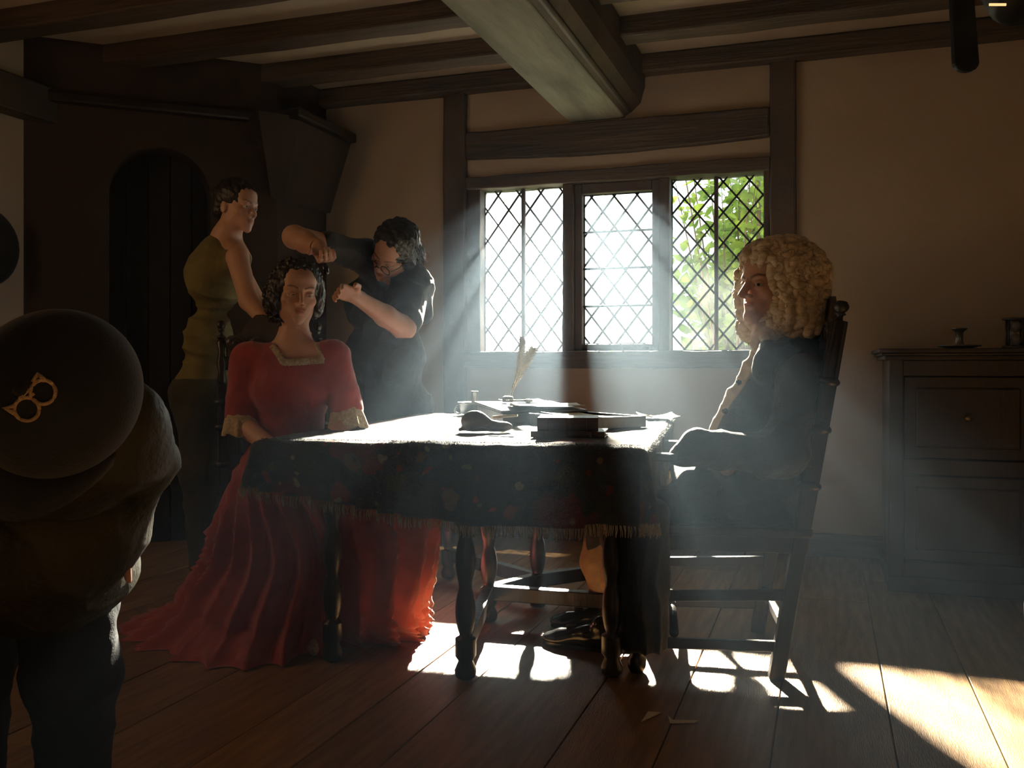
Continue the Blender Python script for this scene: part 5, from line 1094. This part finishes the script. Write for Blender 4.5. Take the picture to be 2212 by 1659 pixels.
    V, F = G.mesh(); V = relax(V, F, 2); n_ = vnormals(V, F); V = V+n_*(.004*noise3(V, 70, 3))[:, None]; wig = mk('wig', V, F, M['wig'], root, label='long curled blond periwig')
    r = np.random.default_rng(21)
    Ls = (n_@FV < .75)
    def addcurl(path, rad, rid, amp=.17):
        V_, F_ = curl(path, rad, rid, amp, 10); o = mk('curl', np.array(V_)-np.array(root.location), F_, M['wig'], wig, local=True); return o
    def front(u, v, off): h_ = hit(G, u, v, off=off); return h_
    # the long ringlets beside the face, then the rows behind them
    cols = [([(1668, 566), (1667, 600), (1664, 640), (1655, 680), (1650, 712), (1654, 738)], .030, 9), ([(1692, 640), (1690, 668), (1683, 700), (1678, 728)], .020, 7), ([(1706, 565), (1712, 590), (1709, 612)], .022, 4), ([(1706, 655), (1706, 690), (1700, 732)], .020, 6), ([(1730, 640), (1728, 680), (1718, 722)], .021, 6), ([(1752, 650), (1752, 690), (1742, 728)], .021, 6), ([(1775, 640), (1775, 680), (1765, 720)], .020, 6)]
    for px, rad, rid in cols:
        pts = [front(u, v, -.002) for u, v in px]; pts = [p if p is not None else P(u, v, 3.07) for p, (u, v) in zip(pts, px)]
        if len(pts) >= 3: addcurl(pts, rad, rid)
    big = V[r.choice(len(V), 1500, replace=False)]; used = []
    idx = r.permutation(len(V))
    for i in idx:
        p = V[i]; nn_ = n_[i]
        if len(used) > 260: break
        if any(np.linalg.norm(p-q) < .0245 for q in used): continue
        L_ = (R.T@(p-H0))/s
        if L_[1] < -.045 and abs(L_[0]) < .066 and L_[2] < .055: continue
        used.append(p); t_ = nrm(np.cross(nn_, r.normal(size=3))*.6+np.array((0, 0, -1.0))+RV*.25); t_ = nrm(t_-nn_*(t_@nn_)); sd = np.cross(nn_, t_); rad = r.uniform(.010, .020); L = r.uniform(.05, .095)
        if r.random() < .22: # curled end, seen as a rosette
            c_ = p+nn_*.004; R0 = r.uniform(.012, .018); addcurl([c_+R0*(t_*math.cos(a)+sd*math.sin(a))*(1-.09*k)+nn_*(.002*k) for k, a in enumerate(np.linspace(0, 5.6, 7))], rad*.55, 9, .14)
        else:
            w = r.uniform(.5, 1)*r.choice((-1, 1)); addcurl([p+t_*L*(k/6-.5)+sd*w*.012*math.sin(k*1.5)+nn_*(.004*math.cos(k*1.7)+.002-.0006*(k-3)**2) for k in range(7)], rad, int(L/.010), .12)
    for u, v, b in ((1607, 592, 3.33), (1604, 620, 3.36), (1612, 700, 3.33), (1630, 712, 3.30), (1622, 728, 3.31), (1640, 735, 3.28), (1612, 655, 3.37)):
        p = P(u, v, b); addcurl([p+UV*.03, p+UV*.01-RV*.006, p-UV*.01, p-UV*.03+RV*.006], .021, 5)
    def pts(r_):
        i = r_.integers(len(V)); return V[i], n_[i]*.9+r_.normal(size=3)*.3
    strands(wig, 'loose_hairs', M['wig'], pts, 9, 260, .05, .0006, .5).location = -Vector(root.location)
man_wig()
# ---------------------------------------------------------------- the man in the cap, nearest the camera
def man_cap():
    base = P(140, 1700, 1.95); root = person(base, 'person in dark navy cap and olive jacket bending forward, nearest the camera')
    H0 = P(120, 850, 1.20); up = nrm(RV*.42+UV*.62-FV*.66); f_ = nrm(-RV*.45-UV*.75-FV*.1); R = basis(f_, up)
    S = SDF(P(100, 950, 1.5)-[.45, .55, .4], P(100, 950, 1.5)+[.35, .5, .4], .007); head(S, H0+R@np.array((0, 0, -.035)), R, 1.0, False, False); Hc = H0
    nb = P(150, 960, 1.42); S.cap(H0+R@np.array((0, .04, -.09)), nb, .055, .065, .03)
    wr = P(262, 1150, 1.86); hand(S, wr, P(215, 1200, 1.82)-wr, -FV*.5+RV*.6, .92, (.5, .7, .5)); S.cap(wr, P(300, 1080, 1.84), .028, .036, .02)
    skinmesh(S, 'body', root, M['skin'], colf=lambda V: headcol(V, H0, R), sm=1); eyes(root, H0+R@np.array((0, 0, -.035)), R)
    C = SDF(H0-.2, H0+.2, .0045); C.frame(H0, R); C.ell((0, .0, .0), (.104, .112, .108), .01); C.world(); sv = C.d.copy(); C.plane_cut(H0-R[:, 2]*.035, -R[:, 2])
    V, F = C.mesh(); V = relax(V, F, 2); cp = mk('cap', V, F, M['capm'], root)
    def onh(u, v, off=.001): return hit(C, u, v, .8, 2.0, off)
    lc = Vector(root.location)
    def em(px, rad, name='emblem'):
        pts = [onh(u, v) for u, v in px]; pts = [p for p in pts if p is not None]
        o = MB().tube(pts, rad, 8).build(name, M['logo'], None, smooth=True); o.parent = cp; o.location = -lc
    C.d = sv
    em([(93+27*math.cos(a), 847+26*math.sin(a)) for a in np.linspace(0, 2*math.pi, 30)], .0023)
    em([(58+27*math.cos(a), 884+25*math.sin(a)) for a in np.linspace(0, 2*math.pi, 30)], .0023)
    em([(72, 826), (78, 814), (81, 805), (86, 812), (96, 822)], [.0032, .0028, .0010, .0028, .0032]); em([(32, 876), (20, 880), (5, 881), (18, 886), (32, 893)], [.003, .002, .0008, .002, .003]); em([(70, 838), (55, 848), (42, 862)], .0024); em([(74, 850), (66, 856), (58, 860)], .002)
    q = H0+R@np.array((0, 0, .108)); MB().lathe([(.009, -.002), (.008, .003), (.003, .006)], q, R[:, 2], 14).build('cap_button', M['capm'], root, smooth=True)
    bp = [H0+R@np.array((.100*math.sin(a), -.100*math.cos(a)-.085*max(math.cos(a*1.15), 0)**.7*k_, -.034-.012*k_*math.cos(a)-.02*abs(math.sin(a))**2*k_)) for k_ in (0, .5, 1) for a in np.linspace(-1.25, 1.25, 25)]
    F = [(i*25+k, i*25+k+1, (i+1)*25+k+1, (i+1)*25+k) for i in range(2) for k in range(24)]; o = mk('cap_peak', bp, F, M['capm'], root); s_ = o.modifiers.new('t', 'SOLIDIFY'); s_.thickness = .004
    MB().tube([P(170, 1000, 1.19), P(192, 975, 1.19), P(212, 958, 1.195), P(233, 942, 1.20)], [.0015, .003, .003, .0025], 8).build('red_trim', M['redtrim'], root, smooth=True)
    Q = np.stack([RV, FV, UV], 1)
    lo = np.array([P(-260, 0, 1.9)[0]-.1, P(-260, 0, 1.25)[1]-.1, .34]); hi = np.array([P(420, 0, 1.5)[0]+.1, P(420, 0, 2.2)[1]+.1, 1.05])
    B = SDF(lo, hi, .008); sh = P(252, 905, 1.56); el = P(306, 992, 1.72)
    B.ell(P(120, 960, 1.60), (.19, .17, .13), .06, R=Q); B.ell(P(90, 1120, 1.80), (.20, .16, .20), .08, R=Q); B.ell(P(100, 1230, 1.92), (.18, .15, .14), .06, R=Q); B.chain([sh, el, P(272, 1125, 1.85)], [.075, .058, .046], .04); B.cap(P(-60, 930, 1.5), P(-150, 1080, 1.6), .08, .06, .04)
    fz = cloth_fold(0, .007, RV+UV*.6, 24, 3); skinmesh(B, 'jacket', root, M['jacket'], .004, 14, 3, fold=fz)
    T = SDF(np.array([P(-220, 0, 2.0)[0]-.15, P(-220, 0, 1.8)[1]-.2, -.01]), np.array([P(330, 0, 1.9)[0]+.1, P(330, 0, 2.1)[1]+.15, .62]), .009)
    for u, t_ in ((155, 1.95), (-70, 2.0)):
        a = P(u-20, 0, t_); a[2] = .56; k_ = P(u, 0, t_-.02); k_[2] = .36; f0 = P(u+4, 0, t_+.05); f0[2] = .05; T.chain([a, k_, f0], [.115, .088, .070], .05)
    T.plane_cut((0, 0, .03), (0, 0, -1)); skinmesh(T, 'jeans', root, M['jean'], .005, 14, 5, fold=cloth_fold(0, .005, UV, 26, 3))
    for u, t_ in ((155, 1.95), (-70, 2.0)):
        f0 = P(u, 0, t_); f0[2] = .04; Z_ = SDF(f0-[.2, .26, .04], f0+[.2, .2, .1], .008); Z_.cap(f0+FV*.06, f0-FV*.16, .042, .038, .02); V, F = Z_.mesh(); V[:, 2] = np.maximum(V[:, 2], .001); mk('shoe', V, F, M['shoe'], root)
    MB().tube([wr+.031*(RV*math.cos(a)+FV*math.sin(a))+UV*.012*math.sin(a) for a in np.linspace(0, 2*math.pi, 20)], .006, 8).build('wristwatch', M['pewter'], root, smooth=True)
man_cap()
